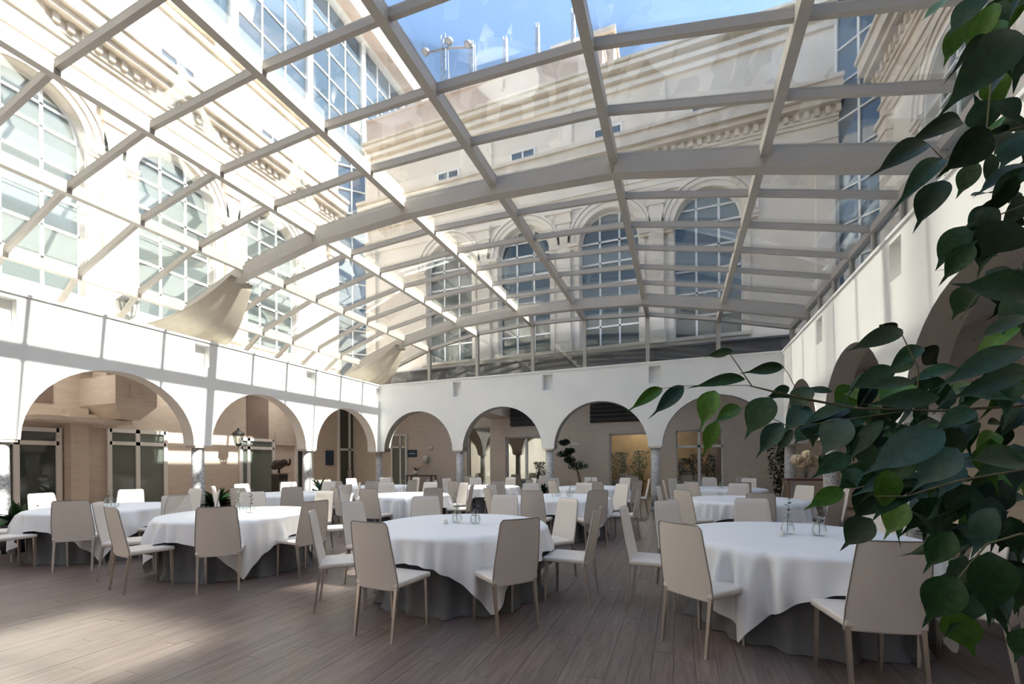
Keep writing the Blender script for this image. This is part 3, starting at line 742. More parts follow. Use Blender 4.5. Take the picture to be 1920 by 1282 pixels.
# back gallery wall with openings -------------------------------------------------------
def by(px, py): return at_y(px, py, BY)
OPEN = []
for x0, x1, yt in ((876, 919, 800), (948, 1024, 818), (1143, 1228, 812), (1268, 1356, 806)):
    a = by(x0, 866); c2 = by(x1, 866); OPEN.append((a.x, c2.x, by((x0 + x1) / 2, yt).z))
mb = MB(); prev = FX
for x0, x1, zt in OPEN:
    mb.box((prev, BY, 0), (x0, BY + .35, ZG + .12)); mb.box((x0, BY, zt), (x1, BY + .35, ZG + .12)); prev = x1
mb.box((prev, BY, 0), (FR, BY + .35, ZG + .12))
struct(mb.build('wall_gallery_back', 'gallery_stone'), 'beige stone wall with openings behind the back arcade', 'wall')
for k, (x0, x1, zt) in enumerate(OPEN):
    d = thing('window_%d' % (k + 1), ['tall clear glazed opening left in the back gallery wall', 'wide glazed opening showing white arches beyond the back gallery', 'glazed opening onto a warm room with plants behind the back gallery', 'glazed opening with transom right in the back gallery wall'][k], 'window', kind='structure')
    f = .045; mull = [x0, x1] if k in (0, 2) else [x0, (x0 + x1) / 2, x1]
    for x in mull: bx('frame_post', (x - f, BY + .1, 0), (x + f, BY + .2, zt), 'window_frame_white', d)
    bx('frame_rail', (x0, BY + .1, zt - f), (x1, BY + .2, zt + f), 'window_frame_white', d)
    if k == 3: bx('frame_rail', (x0, BY + .1, 1.95), (x1, BY + .2, 2.03), 'window_frame_white', d)
    for a, c2 in zip(mull[:-1], mull[1:]): bx('pane', (a + f, BY + .14, .05), (c2 - f, BY + .15, zt - f), 'clear_door_glass', d)
# halls beyond the openings: one far hall with an arcade, pale floor already laid
HZ = 4.1; HY0, HY1 = BY + .35, 27.0
struct(bx('ceiling_hall', (FX, HY0, HZ), (FR + .3, HY1, HZ + .15), 'white_plaster'), 'ceiling of the hall beyond the back gallery', 'ceiling')
struct(bx('wall_hall_back', (FX, HY1, 0), (FR + .3, HY1 + .3, HZ), 'white_plaster'), 'pale end wall of the hall beyond the back gallery', 'wall')
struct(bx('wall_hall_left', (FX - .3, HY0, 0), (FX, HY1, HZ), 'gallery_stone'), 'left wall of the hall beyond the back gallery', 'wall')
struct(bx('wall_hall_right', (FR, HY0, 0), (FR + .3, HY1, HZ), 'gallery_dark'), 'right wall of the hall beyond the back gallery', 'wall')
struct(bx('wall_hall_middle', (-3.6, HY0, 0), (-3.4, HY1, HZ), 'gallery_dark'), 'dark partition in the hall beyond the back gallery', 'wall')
struct(bx('wall_warm_room', (-3.4, 23.6, 0), (1.4, 23.8, HZ), 'warm_wall'), 'ochre wall at the back of the warm room with plants', 'wall')
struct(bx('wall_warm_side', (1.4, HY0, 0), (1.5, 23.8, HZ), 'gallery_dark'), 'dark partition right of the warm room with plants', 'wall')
mb = MB(); cs = [FX + .5 + 2.0 * k for k in range(6)]
for a, c2 in zip(cs[:-1], cs[1:]):
    arched_bay(mb, lambda s, d, z: (s, 21.0 + d, z), a, c2, 1.9, HZ, (a + c2) / 2, .76, 1.9, 1.95, 0, .3)
    mb.box((a - .0, 21.0, 1.88), (c2, 21.3, 1.9)) if False else None
struct(mb.build('wall_hall_arcade', 'white_plaster'), 'white arcade with round arches inside the hall beyond', 'wall')
for k, x in enumerate(cs[1:-1]): make_column((x, 21.15, 0), 'grey column of the arcade in the hall beyond, %s from the left' % ['first', 'second', 'third', 'fourth'][k])
for k, (x, y) in enumerate(((-8.2, 22.6), (-5.6, 24.5), (-11, 24.5))):  # unseen lamps added behind the arcade to light the hall
    t = thing('ceiling_lamp', ['square white ceiling lamp nearest in the hall beyond the openings', 'square white ceiling lamp at the far right in the hall beyond', 'square white ceiling lamp at the far left in the hall beyond'][k], 'lamp', (x, y, HZ - .06), group='ceiling lamps of the far hall')
    bx('frame', (-.62, -.62, .02), (.62, .62, .06), 'window_frame_white', t); bx('diffuser', (-.58, -.58, 0), (.58, .58, .02), 'lamp_panel', t)
for k, (x, y) in enumerate(((-1.6, 22.4), (2.3, 23))):  # unseen lamps added to light the rooms behind the right openings
    t = thing('ceiling_lamp', ['square ceiling lamp in the warm room behind the back wall', 'square ceiling lamp in the room behind the right back window'][k], 'lamp', (x, y, HZ - .06), group='ceiling lamps of the far hall')
    bx('frame', (-.42, -.42, .02), (.42, .42, .06), 'window_frame_white', t); bx('diffuser', (-.38, -.38, 0), (.38, .38, .02), 'lamp_panel', t)
# louvres
for k, (x0, x1, y0, y1) in enumerate(((958, 1012, 757, 800), (1107, 1218, 748, 793))):
    a, c2 = by(x0, y1), by(x1, y0); t = thing('louvre_vent', ['dark louvred vent above the wide opening with arches', 'dark louvred vent above the warm room opening'][k], 'vent', (a.x, BY, a.z), group='louvred vents')
    W_, H_ = c2.x - a.x, c2.z - a.z
    bx('backing', (0, -.03, 0), (W_, 0, H_), 'louvre', t)
    n = 5
    for j in range(n): MB().beam((0, -.07, H_ * (j + .5) / n), (W_, -.07, H_ * (j + .5) / n), .10, .05, (0, .6, .8)).build('slat', 'louvre', t)
# bulkhead seen in the second back arch
bx('bulkhead', (by(922, 800).x, YB + TH + .6, at_y(940, 800, YB + 1).z + .5), (by(958, 800).x, BY, ZG), 'gallery_stone', kind='structure', label='beige bulkhead under the back gallery ceiling', category='trim')
# door at the left end, sign, lamp, detector
t = thing('door_6', 'pale glazed door with white frame behind the first back arch', 'door', kind='structure')
a, c2 = by(736, 866), by(763, 866); zt = by(750, 838).z; zt2 = by(750, 828).z
bx('pane', (a.x, BY - .05, 0), (c2.x, BY - .02, zt), 'door_glass', t)
for x in (a.x, c2.x, c2.x - .3): bx('frame_post', (x - .04, BY - .08, 0), (x + .04, BY, zt2 + .3), 'window_frame_white', t)
for z in (zt, zt2 + .3): bx('frame_rail', (a.x, BY - .08, z - .04), (c2.x, BY, z + .04), 'window_frame_white', t)
bx('transom_pane', (a.x, BY - .05, zt + .04), (c2.x, BY - .02, zt2 + .28), 'clear_door_glass', t)
a, c2 = by(765, 857), by(782, 843)
sg = thing('wall_sign', 'dark blue sign with small pale letters behind the first back arch', 'sign', (a.x, BY, a.z)); W_, H_ = c2.x - a.x, c2.z - a.z
bx('board', (0, -.03, 0), (W_, 0, H_), 'sign_blue', sg)
for k in range(6): bx('letter', (W_ * (.18 + .11 * k), -.034, H_ * .44), (W_ * (.25 + .11 * k), -.03, H_ * .56), 'sign_letter', sg)
p = by(801, 868); t = thing('wall_lamp', 'cream cylindrical wall lamp beside the blue sign', 'wall lamp', (p.x, BY - .14, p.z))
MB().lathe([(.11, 0), (.11, .32)], 16).build('lamp_shade', 'lamp_shade', t); bx('bracket', (-.03, .09, .12), (.03, .14, .2), 'steel', t)
p = by(808, 839); bx('alarm_sounder', (p.x - .07, BY - .06, p.z - .05), (p.x + .09, BY, p.z + .05), 'ceramic', label='small white alarm box on the wall above the wall lamp', category='alarm')
p = by(1079, 832); bx('exit_plate', (p.x - .14, BY - .03, p.z - .05), (p.x + .14, BY, p.z + .05), 'ceramic', label='small white plate on the wall above the pruned tree', category='sign')

# ------------------------------------------------------------------ tables, cloths and chairs
TZ, TR = 0.75, 0.96
def table_mesh_cloth(rot, seed):
    rnd = random.Random(seed); half = 1.21; n = 288; mb = MB()
    ph = [rnd.uniform(0, 6.28) for _ in range(4)]
    rows = []
    prof = [(0.0, 0)] + [(k / 4, 0) for k in range(1, 4)]
    def P(th, t):          # t 0..1 along the hang
        q = (th - rot) % (math.pi / 2) - math.pi / 4
        ext = half / math.cos(abs(q) - 0 if False else (math.pi / 4 - abs(q)))
        L = max(0.05, ext - TR) * 1.0
        w1 = th + .07 * math.sin(5 * th + ph[2]); fold = math.sin(34 * w1 + ph[0]) + .9 * math.sin(21 * w1 + ph[1]) + .5 * math.sin(13 * w1 + ph[2])
        amp = .5 + .5 * math.sin(3 * th + ph[3])
        corner = max(0, 1 - abs(abs(q)) / .38)          # q=0 is a corner of the square cloth
        drop = L * t
        rad = TR + .045 + (.016 + .016 * amp) * fold * min(1, drop / .20) + .035 * min(1, drop / .3) + corner * (.06 * math.sin(26 * q)) * t
        edge = .02 * (1 - math.exp(-drop / .012))
        z = TZ + .012 - drop * .985
        if z < .035: z = .035 + (.0)
        return (rad * math.cos(th), rad * math.sin(th), z)
    for r_ in (.3, .6, .85, .97): rows.append([(TR * r_ * math.cos(2*math.pi*j/n), TR * r_ * math.sin(2*math.pi*j/n), TZ + .016) for j in range(n)])
    rows.append([((TR + .008) * math.cos(2*math.pi*j/n), (TR + .008) * math.sin(2*math.pi*j/n), TZ + .010) for j in range(n)])
    for k in range(1, 13): rows.append([P(2*math.pi*j/n, k / 12) for j in range(n)])
    mb.v = [(0, 0, TZ + .016)] + [p for r_ in rows for p in r_]
    for j in range(n): mb.f.append((0, 1 + j, 1 + (j + 1) % n)); mb.sm.append(True)
    for k in range(len(rows) - 1):
        for j in range(n):
            j2 = (j + 1) % n; a = 1 + k * n; b = a + n
            mb.f.append((a + j, b + j, b + j2, a + j2)); mb.sm.append(True)
    return mb.mesh('tablecloth', 'white_cloth')
def skirt_mesh(seed):
    rnd = random.Random(seed); n = 192; mb = MB(); ph = [rnd.uniform(0, 6.28) for _ in range(3)]
    rows = []
    for k in range(9):
        t = k / 8
        row = []
        for j in range(n):
            th = 2 * math.pi * j / n
            fold = math.sin(17 * th + ph[0]) + .7 * math.sin(9 * th + ph[1]) + .6 * math.sin(29 * th + ph[2])
            r_ = TR - .035 + (.034 * fold - .045) * t + (.05 * (t > .95))
            row.append((r_ * math.cos(th), r_ * math.sin(th), TZ - .012 - (TZ - .018) * t))
        rows.append(row)
    for k in range(8):
        for j in range(n):
            j2 = (j + 1) % n; mb.face([rows[k][j], rows[k+1][j], rows[k+1][j2], rows[k][j2]], True)
    return mb.mesh('table_skirt', 'grey_cloth', True)

# chair prototype: origin at floor under the seat centre, front towards +Y
def chair_parts():
    parts = {}
    # seat cushion (rounded slab)
    bm = bmesh.new(); bmesh.ops.create_cube(bm, size=1, matrix=Matrix.Translation((0, .01, .452)) @ Matrix.Diagonal((.45, .45, .05, 1)))
    for v in bm.verts:
        if v.co.y > 0: v.co.x *= 1.02
    bmesh.ops.bevel(bm, geom=bm.edges[:], offset=.016, segments=2, affect='EDGES', profile=.6)
    me = bpy.data.meshes.new('seat'); bm.to_mesh(me); bm.free(); me.materials.append(MATS['leatherette']); me.polygons.foreach_set('use_smooth', [True] * len(me.polygons)); parts['seat'] = me
    # backrest: curved tapered panel
    def back(s, t, front):      # s -1..1, t 0..1 upward
        z = .405 + .575 * t
        hw = (.222 if t < .25 else .222 - .030 * ((t - .25) / .75) ** 1.2)
        if t > .94: hw -= .02 * ((t - .94) / .06) ** 2
        y = -.205 - .10 * t ** 1.35 - .012 * math.sin(math.pi * t)
        th = .036 - .012 * t
        if t > .97: th *= .55
        if t < .03: th *= .7
        e = abs(s) ** 6
        cur = -.016 * (1 - s * s)                      # slightly dished
        return (s * hw, y + cur + (th if front else 0) * (1 - .45 * e) + (0 if front else .2 * th * e), z)
    mb = MB(); ns, nt_ = 12, 16; g = {}
    S = [-1, -.97, -.88, -.7, -.45, -.15, .15, .45, .7, .88, .97, 1]; ns = len(S) - 1
    T_ = [0, .02, .05, .12, .25, .4, .55, .7, .82, .9, .95, .98, 1]
    for fr in (0, 1):
        for k, t in enumerate(T_):
            for j, s in enumerate(S): g[fr, k, j] = len(mb.v); mb.v.append(back(s, t, fr))
    nk = len(T_) - 1
    for k in range(nk):
        for j in range(ns):
            mb.f.append((g[0,k,j], g[0,k,j+1], g[0,k+1,j+1], g[0,k+1,j])); mb.f.append((g[1,k,j+1], g[1,k,j], g[1,k+1,j], g[1,k+1,j+1]))
    for k in range(nk):
        mb.f.append((g[0,k,0], g[0,k+1,0], g[1,k+1,0], g[1,k,0])); mb.f.append((g[0,k,ns], g[1,k,ns], g[1,k+1,ns], g[0,k+1,ns]))
    for j in range(ns):
        mb.f.append((g[0,0,j], g[1,0,j], g[1,0,j+1], g[0,0,j+1])); mb.f.append((g[0,nk,j], g[0,nk,j+1], g[1,nk,j+1], g[1,nk,j]))
    mb.sm = [True] * len(mb.f); parts['backrest'] = mb.mesh('backrest', 'leatherette')
    # piping around the rear edge of the back
    path = [back(-1, t, 0) for t in T_] + [back(s, 1, 0) for s in S[1:-1]] + [back(1, t, 0) for t in reversed(T_)]
    parts['piping'] = MB().tube([(p[0], p[1] - .002, p[2]) for p in path], .0035, 4, False).mesh('piping', 'piping')
    def leg(x, y, x2, y2, ztop):
        a, b = .0145, .010
        return MB().hexa([(x2-b, y2-b, 0), (x2+b, y2-b, 0), (x2+b, y2+b, 0), (x2-b, y2+b, 0), (x-a, y-a, ztop), (x+a, y-a, ztop), (x+a, y+a, ztop), (x-a, y+a, ztop)]).mesh('leg', 'steel')
    parts['legs'] = [leg(-.2, .205, -.2, .215, .43), leg(.2, .205, .2, .215, .43), leg(-.2, -.195, -.2, -.255, .43), leg(.2, -.195, .2, -.255, .43)]
    return parts
CP = chair_parts()
def make_chair(x, y, rz, label, group):
    t = thing('dining_chair', label, 'chair', (x, y, 0), rz, group)
    link('seat', CP['seat'], t); b_ = link('backrest', CP['backrest'], t); link('piping', CP['piping'], b_)
    for l_ in CP['legs']: link('leg', l_, t)
    return t

# small things on the tables
def vase_protos():
    vm = MB().lathe([(.0, .002), (.042, .002), (.056, .025), (.060, .055), (.048, .095), (.028, .13), (.026, .145), (.030, .155)], 18)
    return vm.mesh('body', 'vase_glass')
VM = vase_protos()
def sprig_mesh(kind, seed):
    rnd = random.Random(seed); st = MB(); lf = []
    pts = [Vector((0, 0, .01)), Vector((rnd.uniform(-.01, .01), rnd.uniform(-.01, .01), .10)), Vector((rnd.uniform(-.04, .04), rnd.uniform(-.04, .04), .2)), Vector((rnd.uniform(-.08, .08), rnd.uniform(-.08, .08), .34))]
    st.tube(pts, [.003, .003, .002, .001], 5)
    lm = MB()
    for k in range(16):
        f = .25 + .75 * k / 15; i = min(2, int(f * 3)); p = pts[i].lerp(pts[i+1], f * 3 - i)
        a = rnd.uniform(0, 6.28); d = Vector((math.cos(a), math.sin(a), rnd.uniform(-.1, .6))).normalized(); s = d.cross(Vector((0, 0, 1))).normalized(); L = rnd.uniform(.034, .055)
        lm.face([p, p + d * L * .35 + s * L * .38, p + d * L * .8 + s * L * .28, p + d * L, p + d * L * .8 - s * L * .28, p + d * L * .35 - s * L * .38])
    return st.mesh('stem', 'twig'), lm.mesh('leaves', 'eucalyptus' if kind == 0 else 'plum_leaf')
SPR = [sprig_mesh(k % 2, 50 + k) for k in range(4)]
CM = MB().lathe([(.022, 0), (.022, .045), (.018, .05), (.0, .05)], 14).mesh('candle', 'candle')

OCT = {-90: 'near', -45: 'near right', 0: 'right', 45: 'far right', 90: 'far', 135: 'far left', 180: 'left', -180: 'left', -135: 'near left'}
def octant(a):
    a = (a + 180) % 360 - 180; return OCT[int(round(a / 45.0)) * 45]
YD = math.degrees(YAW)
# name, lateral, depth (camera axes), first chair angle, cloth corner angle, with flowers
TABLES = [
    ('front right', 2.62, 4.05, -152, -144, 2),
    ('front centre', -0.60, 5.02, -109, -67, 2),
    ('front left', -3.92, 6.30, -67, -57, 2),
    ('far left window', -6.78, 7.32, -61, -52, 2),
    ('second row right', 4.25, 7.95, -115, -80, 0),
    ('second row centre', 0.97, 8.85, -115, -60, 2),
    ('second row left', -2.40, 9.75, -100, -75, 1),
    ('second row far left', -5.30, 10.5, -60, -40, 1),
    ('back row right', 5.46, 11.3, -100, -70, 1),
    ('back row middle right', 2.25, 12.3, -95, -60, 1),
    ('back row middle left', -0.78, 13.1, -75, -50, 1),
    ('back row far left', -4.15, 13.7, -80, -45, 1),
]
RBK = 1.21     # seat centre radius
for ti, (nme, xc, zc, ph, ca, fl) in enumerate(TABLES):
    X, Y = camxy(xc, zc)
    t = thing('round_table', 'round dining table hidden under cloths, %s table' % nme, 'table', (X, Y, 0), 0, 'round dining tables')
    MB().lathe([(0, TZ - .04), (TR - .01, TZ - .04), (TR - .01, TZ), (0, TZ)], 48).build('tabletop', 'wood_plain', t)
    MB().lathe([(.32, 0), (.32, .03), (.06, .06), (.05, TZ - .04)], 20).build('pedestal_leg', 'black_metal', t)
    sk = link('table_skirt', skirt_mesh(100 + ti), None, loc=(X, Y, 0)); sk['label'] = 'dark grey floor-length undercloth of the %s table' % nme; sk['category'] = 'table skirt'; sk['group'] = 'grey undercloths'
    cl = link('tablecloth', table_mesh_cloth(R(ca + YD - 45), 200 + ti), None, loc=(X, Y, 0)); cl['label'] = 'square white tablecloth with hanging corners on the %s round table' % nme; cl['category'] = 'tablecloth'; cl['group'] = 'white tablecloths'
    for k in range(8):
        a = ph + 45 * k + random.uniform(-3, 3); rr = RBK + random.uniform(-.04, .07)
        aw = R(a + YD); cx_, cy_ = X + rr * math.cos(aw), Y + rr * math.sin(aw)
        make_chair(cx_, cy_, aw + R(90) + R(random.uniform(-7, 7)), 'cream leatherette dining chair at the %s side of the %s table' % (octant(ph + 45 * k), nme), 'cream dining chairs around the round tables')
    # flowers
    offs = [(-.04, .05, 0), (.18, -.06, 1)][:fl]
    for k, (ox, oy, kind) in enumerate(offs):
        vx, vy = X + RT0.x * ox + FWD.x * oy, Y + RT0.y * ox + FWD.y * oy; z0 = TZ + .017
        side = ['left', 'right'][k] if fl == 2 else 'single'
        v = thing('bud_vase', 'small clear glass bud vase, %s one on the %s table' % (side, nme), 'vase', (vx, vy, z0), 0, 'glass bud vases'); link('body', VM, v)
        s_ = thing('leaf_sprig', 'thin %s sprig in the %s bud vase of the %s table' % (['green eucalyptus', 'purple leaved'][kind], side, nme), 'sprig', (vx, vy, z0 + .004), random.uniform(0, 6), 'sprigs in the bud vases')
        stm, lvm = SPR[(ti + 2 * k + kind) % 4]; lvm = SPR[kind + 2 * (ti % 2)][1]; stm = SPR[kind + 2 * (ti % 2)][0]
        link('stem', stm, s_); o = link('leaves', lvm, s_)
    if fl == 2:
        vx, vy = X + RT0.x * -.16 - FWD.x * .06, Y + RT0.y * -.16 - FWD.y * .06
        o = link('candle', CM, None, loc=(vx, vy, TZ + .017)); o['label'] = 'small white candle beside the vases on the %s table' % nme; o['category'] = 'candle'; o['group'] = 'table candles'

# extra chairs and tables beyond the back arcade
EX = [(1180, 15.0, 30), (1115, 15.2, -20), (880, 15.1, 10), (1010, 15.4, 160), (1400, 15.0, 200), (1320, 15.3, 20), (745, 15.0, -30)]
for k, (px, Y, rz) in enumerate(EX):
    p = at_y(px, 900, Y)
    make_chair(p.x, Y, R(rz), 'cream dining chair standing in the back gallery, %s from the left' % ['sixth', 'fourth', 'second', 'third', 'last', 'fifth but one', 'first'][k], 'chairs in the back gallery')
for k, (x, y) in enumerate(((-9.3, 18.0), (-6.3, 18.0), (-2.0, 18.0), (0.5, 18.0), (2.6, 18.0), (4.4, 18.0))):
    hm = thing('hall_table', ['small clothed table at the far left of the hall beyond', 'small clothed table behind the wide opening with arches', 'small clothed table left in the warm room behind', 'small clothed table right in the warm room behind', 'small clothed table left behind the right back window', 'small clothed table right behind the right back window'][k], 'table', (x, y, 0), 0, 'tables in the hall beyond')
    MB().lathe([(.04, .03), (.04, .72)], 10).build('leg', 'black_metal', hm); MB().lathe([(.25, 0), (.25, .03)], 16).build('base', 'black_metal', hm)
    mb = MB(); mb.lathe([(0, .75), (.55, .75), (.57, .73), (.60, .42)], 28); mb.build('cover', 'white_cloth', hm)
    for j in range(2):
        a = (1.57, -1.57)[j] + .25 * (k % 3 - 1); make_chair(x + .85 * math.cos(a), y + .85 * math.sin(a), a + R(90), 'cream chair %s at the %s table in the room beyond' % (['one', 'two', 'three'][j], ['far left', 'wide opening', 'warm room left', 'warm room right', 'right window left', 'right window right'][k]), 'chairs in the hall beyond')

# ------------------------------------------------------------------ plants
def leaf_mesh(name, m_, L=1.0, W=0.46, tip=.16, fold=.12, curl=.10, n=9):
    """unit leaf along +Y, base at origin, normal +Z"""
    mb = MB(); rows = []
    for k in range(n + 1):
        t = k / n
        if t < 1 - tip: q = t / (1 - tip); w_ = W / 2 * (math.sin(math.pi * q ** .82) ** .85 if q > 0 else 0) ; w_ = max(w_, .012 + .04 * (1 - q) * 0)
        else: w_ = .035 * (1 - (t - (1 - tip)) / tip)
        if 1 - tip - .12 < t < 1 - tip: w_ = max(w_, .035)
        z = -curl * t * t + .02 * math.sin(t * 7)
        rows.append([(-w_, t * L, z + fold * w_ * 1.6), (-w_ * .5, t * L, z + fold * w_ * .5), (0, t * L, z), (w_ * .5, t * L, z + fold * w_ * .5), (w_, t * L, z + fold * w_ * 1.6)])
    for r_ in rows: mb.v += r_
    for k in range(n):
        for j in range(4): a = k * 5 + j; mb.f.append((a, a + 1, a + 6, a + 5)); mb.sm.append(True)
    return mb.mesh(name, m_)
LEAF = {}
for c_ in ('dark', 'blue', 'bright'):
    LEAF[c_] = [leaf_mesh('leaf', 'leaf_' + c_, W=.46 + .05 * (k % 3 - 1), fold=.10 + .12 * (k % 2), curl=.06 + .08 * k, tip=.19 + .04 * (k % 2), n=12) for k in range(4)]
def put_leaf(parent, me, base, tip, wid, face, org=None):
    """place unit leaf from base to tip (world), normal towards 'face'"""
    base = Vector(base); tip = Vector(tip); y = tip - base; L = y.length; y.normalize()
    z = Vector(face); z = (z - y * z.dot(y)); z = z.normalized() if z.length > 1e-3 else y.orthogonal().normalized()
    x = y.cross(z)
    m = Matrix.Identity(4); sx = wid / .46
    for i in range(3): m[i][0] = x[i] * sx; m[i][1] = y[i] * L; m[i][2] = z[i] * L; m[i][3] = base[i]
    o = bpy.data.objects.new('leaf', me); COL.objects.link(o); o.parent = parent
    o.matrix_basis = Matrix.Translation(-(org or Vector((0, 0, 0)))) @ m
    return o

def ficus():
    org = Vector(camxy(1.75, 0.95) + (0,))
    t = thing('ficus_tree', 'large dark green ficus with glossy drip-tip leaves framing the right edge', 'plant', org)
    loc = lambda p: Vector(p) - org
    # trunk and pot (outside the picture)
    MB().lathe([(.20, 0), (.26, .42), (.28, .44), (.28, .48), (.24, .48), (.23, .42), (0, .42)], 24).build('pot', 'planter_black', t)
    MB().lathe([(.0, .425), (.225, .425)], 20).build('soil', 'soil', t)
    MB().tube([(0, 0, .40), (.03, .02, .9), (-.02, .05, 1.5), (.02, .0, 2.1), (0, .0, 2.7)], [.035, .03, .027, .02, .012], 8).build('trunk', 'bark', t)
    def br(pts, r0, r1, start):
        ps = [loc(at_d(x, y, d)) for x, y, d in pts]; ps = [Vector(start)] + ps
        n = len(ps); MB().tube(ps, [.36 * (r0 + (r1 - r0) * k / (n - 1)) for k in range(n)], 6).build('branch', 'twig', t)
    br([(1930, 760, 1.0), (1760, 770, .98), (1600, 765, .96), (1500, 745, .95), (1410, 724, .95), (1370, 665, .95)], .011, .0025, (-.02, .05, 1.5))
    br([(1500, 748, .95), (1400, 722, .95), (1290, 723, .96), (1240, 728, .96)], .003, .0015, loc(at_d(1600, 765, .96)))
    br([(1560, 790, .93), (1480, 800, .93), (1400, 760, .95), (1345, 795, .95)], .004, .0015, loc(at_d(1700, 770, .95)))
    br([(1720, 740, .98), (1722, 690, .98), (1690, 625, .99), (1650, 608, 1.0)], .006, .002, loc(at_d(1740, 768, .98)))
    br([(1478, 700, .95), (1500, 745, .95)], .002, .002, loc(at_d(1465, 685, .95)))
    br([(1920, 880, .9), (1800, 900, .88), (1700, 930, .87), (1640, 930, .87)], .009, .003, (-.02, .05, 1.4))
    br([(1915, 1000, .8), (1850, 1020, .8), (1800, 1080, .8), (1780, 1145, .8)], .008, .002, (.03, .02, 1.0))
    br([(1930, 60, 1.0), (1860, 130, .98), (1850, 240, .98), (1770, 300, .98), (1740, 270, .98)], .009, .002, (.02, 0, 2.2))
    br([(1925, 235, 1.0), (1830, 260, 1.0), (1770, 330, 1.0)], .006, .002, (.02, 0, 2.1))
    br([(1930, 380, 1.0), (1880, 400, 1.0), (1820, 420, 1.0), (1805, 425, 1.0)], .007, .002, (.0, .02, 1.9))
    br([(1930, 560, .95), (1840, 540, .95), (1800, 600, .95)], .007, .002, (-.01, .04, 1.7))
    br([(1925, 650, .9), (1850, 680, .9), (1760, 700, .9)], .007, .002, (-.01, .04, 1.6))
    # bx, by, tx, ty, width px, colour
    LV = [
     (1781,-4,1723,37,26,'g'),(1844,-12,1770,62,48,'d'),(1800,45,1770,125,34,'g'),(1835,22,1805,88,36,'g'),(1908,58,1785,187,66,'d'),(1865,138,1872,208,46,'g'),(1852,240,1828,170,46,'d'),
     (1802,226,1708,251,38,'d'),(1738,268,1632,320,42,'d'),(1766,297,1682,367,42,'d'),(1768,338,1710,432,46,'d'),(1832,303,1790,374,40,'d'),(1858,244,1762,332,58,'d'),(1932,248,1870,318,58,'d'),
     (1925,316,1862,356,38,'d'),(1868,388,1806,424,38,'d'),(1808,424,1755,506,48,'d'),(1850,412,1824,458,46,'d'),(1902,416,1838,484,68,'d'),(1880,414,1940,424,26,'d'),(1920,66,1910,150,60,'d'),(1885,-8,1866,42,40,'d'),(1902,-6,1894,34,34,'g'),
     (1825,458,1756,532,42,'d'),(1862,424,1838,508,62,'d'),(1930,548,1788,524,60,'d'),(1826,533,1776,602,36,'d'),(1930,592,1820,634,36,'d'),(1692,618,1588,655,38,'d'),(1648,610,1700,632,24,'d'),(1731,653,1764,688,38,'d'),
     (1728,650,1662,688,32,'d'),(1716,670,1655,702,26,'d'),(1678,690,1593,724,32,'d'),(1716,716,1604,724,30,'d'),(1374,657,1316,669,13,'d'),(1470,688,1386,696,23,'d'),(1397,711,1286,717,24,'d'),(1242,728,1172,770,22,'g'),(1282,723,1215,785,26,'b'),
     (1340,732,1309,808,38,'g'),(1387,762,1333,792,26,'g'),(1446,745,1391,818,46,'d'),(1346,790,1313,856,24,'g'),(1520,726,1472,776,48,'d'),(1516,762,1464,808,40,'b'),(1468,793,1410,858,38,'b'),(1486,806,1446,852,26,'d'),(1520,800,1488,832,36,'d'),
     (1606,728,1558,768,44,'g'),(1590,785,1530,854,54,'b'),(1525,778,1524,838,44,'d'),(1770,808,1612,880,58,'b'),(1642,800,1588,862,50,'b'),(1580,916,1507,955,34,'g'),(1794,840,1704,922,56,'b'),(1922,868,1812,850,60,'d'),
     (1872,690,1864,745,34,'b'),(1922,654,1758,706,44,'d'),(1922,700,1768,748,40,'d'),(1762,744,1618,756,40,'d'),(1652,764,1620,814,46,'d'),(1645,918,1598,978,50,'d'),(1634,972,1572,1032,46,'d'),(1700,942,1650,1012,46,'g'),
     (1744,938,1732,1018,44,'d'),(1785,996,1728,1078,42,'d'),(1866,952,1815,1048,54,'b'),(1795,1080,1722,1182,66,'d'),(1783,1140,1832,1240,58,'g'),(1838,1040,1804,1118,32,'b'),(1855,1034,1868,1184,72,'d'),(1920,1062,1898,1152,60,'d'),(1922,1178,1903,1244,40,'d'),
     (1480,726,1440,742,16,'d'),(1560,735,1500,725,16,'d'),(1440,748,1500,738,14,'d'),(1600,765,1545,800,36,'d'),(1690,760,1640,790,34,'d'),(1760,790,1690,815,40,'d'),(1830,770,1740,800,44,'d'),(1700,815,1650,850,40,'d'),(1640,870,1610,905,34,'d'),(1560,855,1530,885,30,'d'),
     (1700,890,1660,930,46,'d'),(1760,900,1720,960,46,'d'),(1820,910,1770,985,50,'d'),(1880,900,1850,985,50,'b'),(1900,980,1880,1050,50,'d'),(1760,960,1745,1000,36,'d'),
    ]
    n = 0
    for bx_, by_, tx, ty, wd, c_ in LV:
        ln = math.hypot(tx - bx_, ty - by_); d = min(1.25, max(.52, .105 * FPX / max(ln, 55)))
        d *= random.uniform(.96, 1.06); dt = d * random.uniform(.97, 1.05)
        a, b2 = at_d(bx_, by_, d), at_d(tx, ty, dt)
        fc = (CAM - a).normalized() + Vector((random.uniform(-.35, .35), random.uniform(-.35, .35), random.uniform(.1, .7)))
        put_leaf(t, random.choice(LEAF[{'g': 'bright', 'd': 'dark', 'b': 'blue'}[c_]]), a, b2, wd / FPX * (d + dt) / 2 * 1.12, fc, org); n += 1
    # denser foliage further back in the crown
    rnd = random.Random(11)
    zones = [((1590, 1920), (690, 800), 44, .95, 1.25), ((1650, 1925), (790, 960), 62, .9, 1.3), ((1790, 1930), (930, 1110), 30, .8, 1.1), ((1850, 1930), (-20, 330), 26, .95, 1.25), ((1840, 1930), (330, 520), 16, .95, 1.2), ((1900, 1950), (500, 700), 8, .9, 1.1), ((1560, 1680), (760, 880), 14, .95, 1.2)]
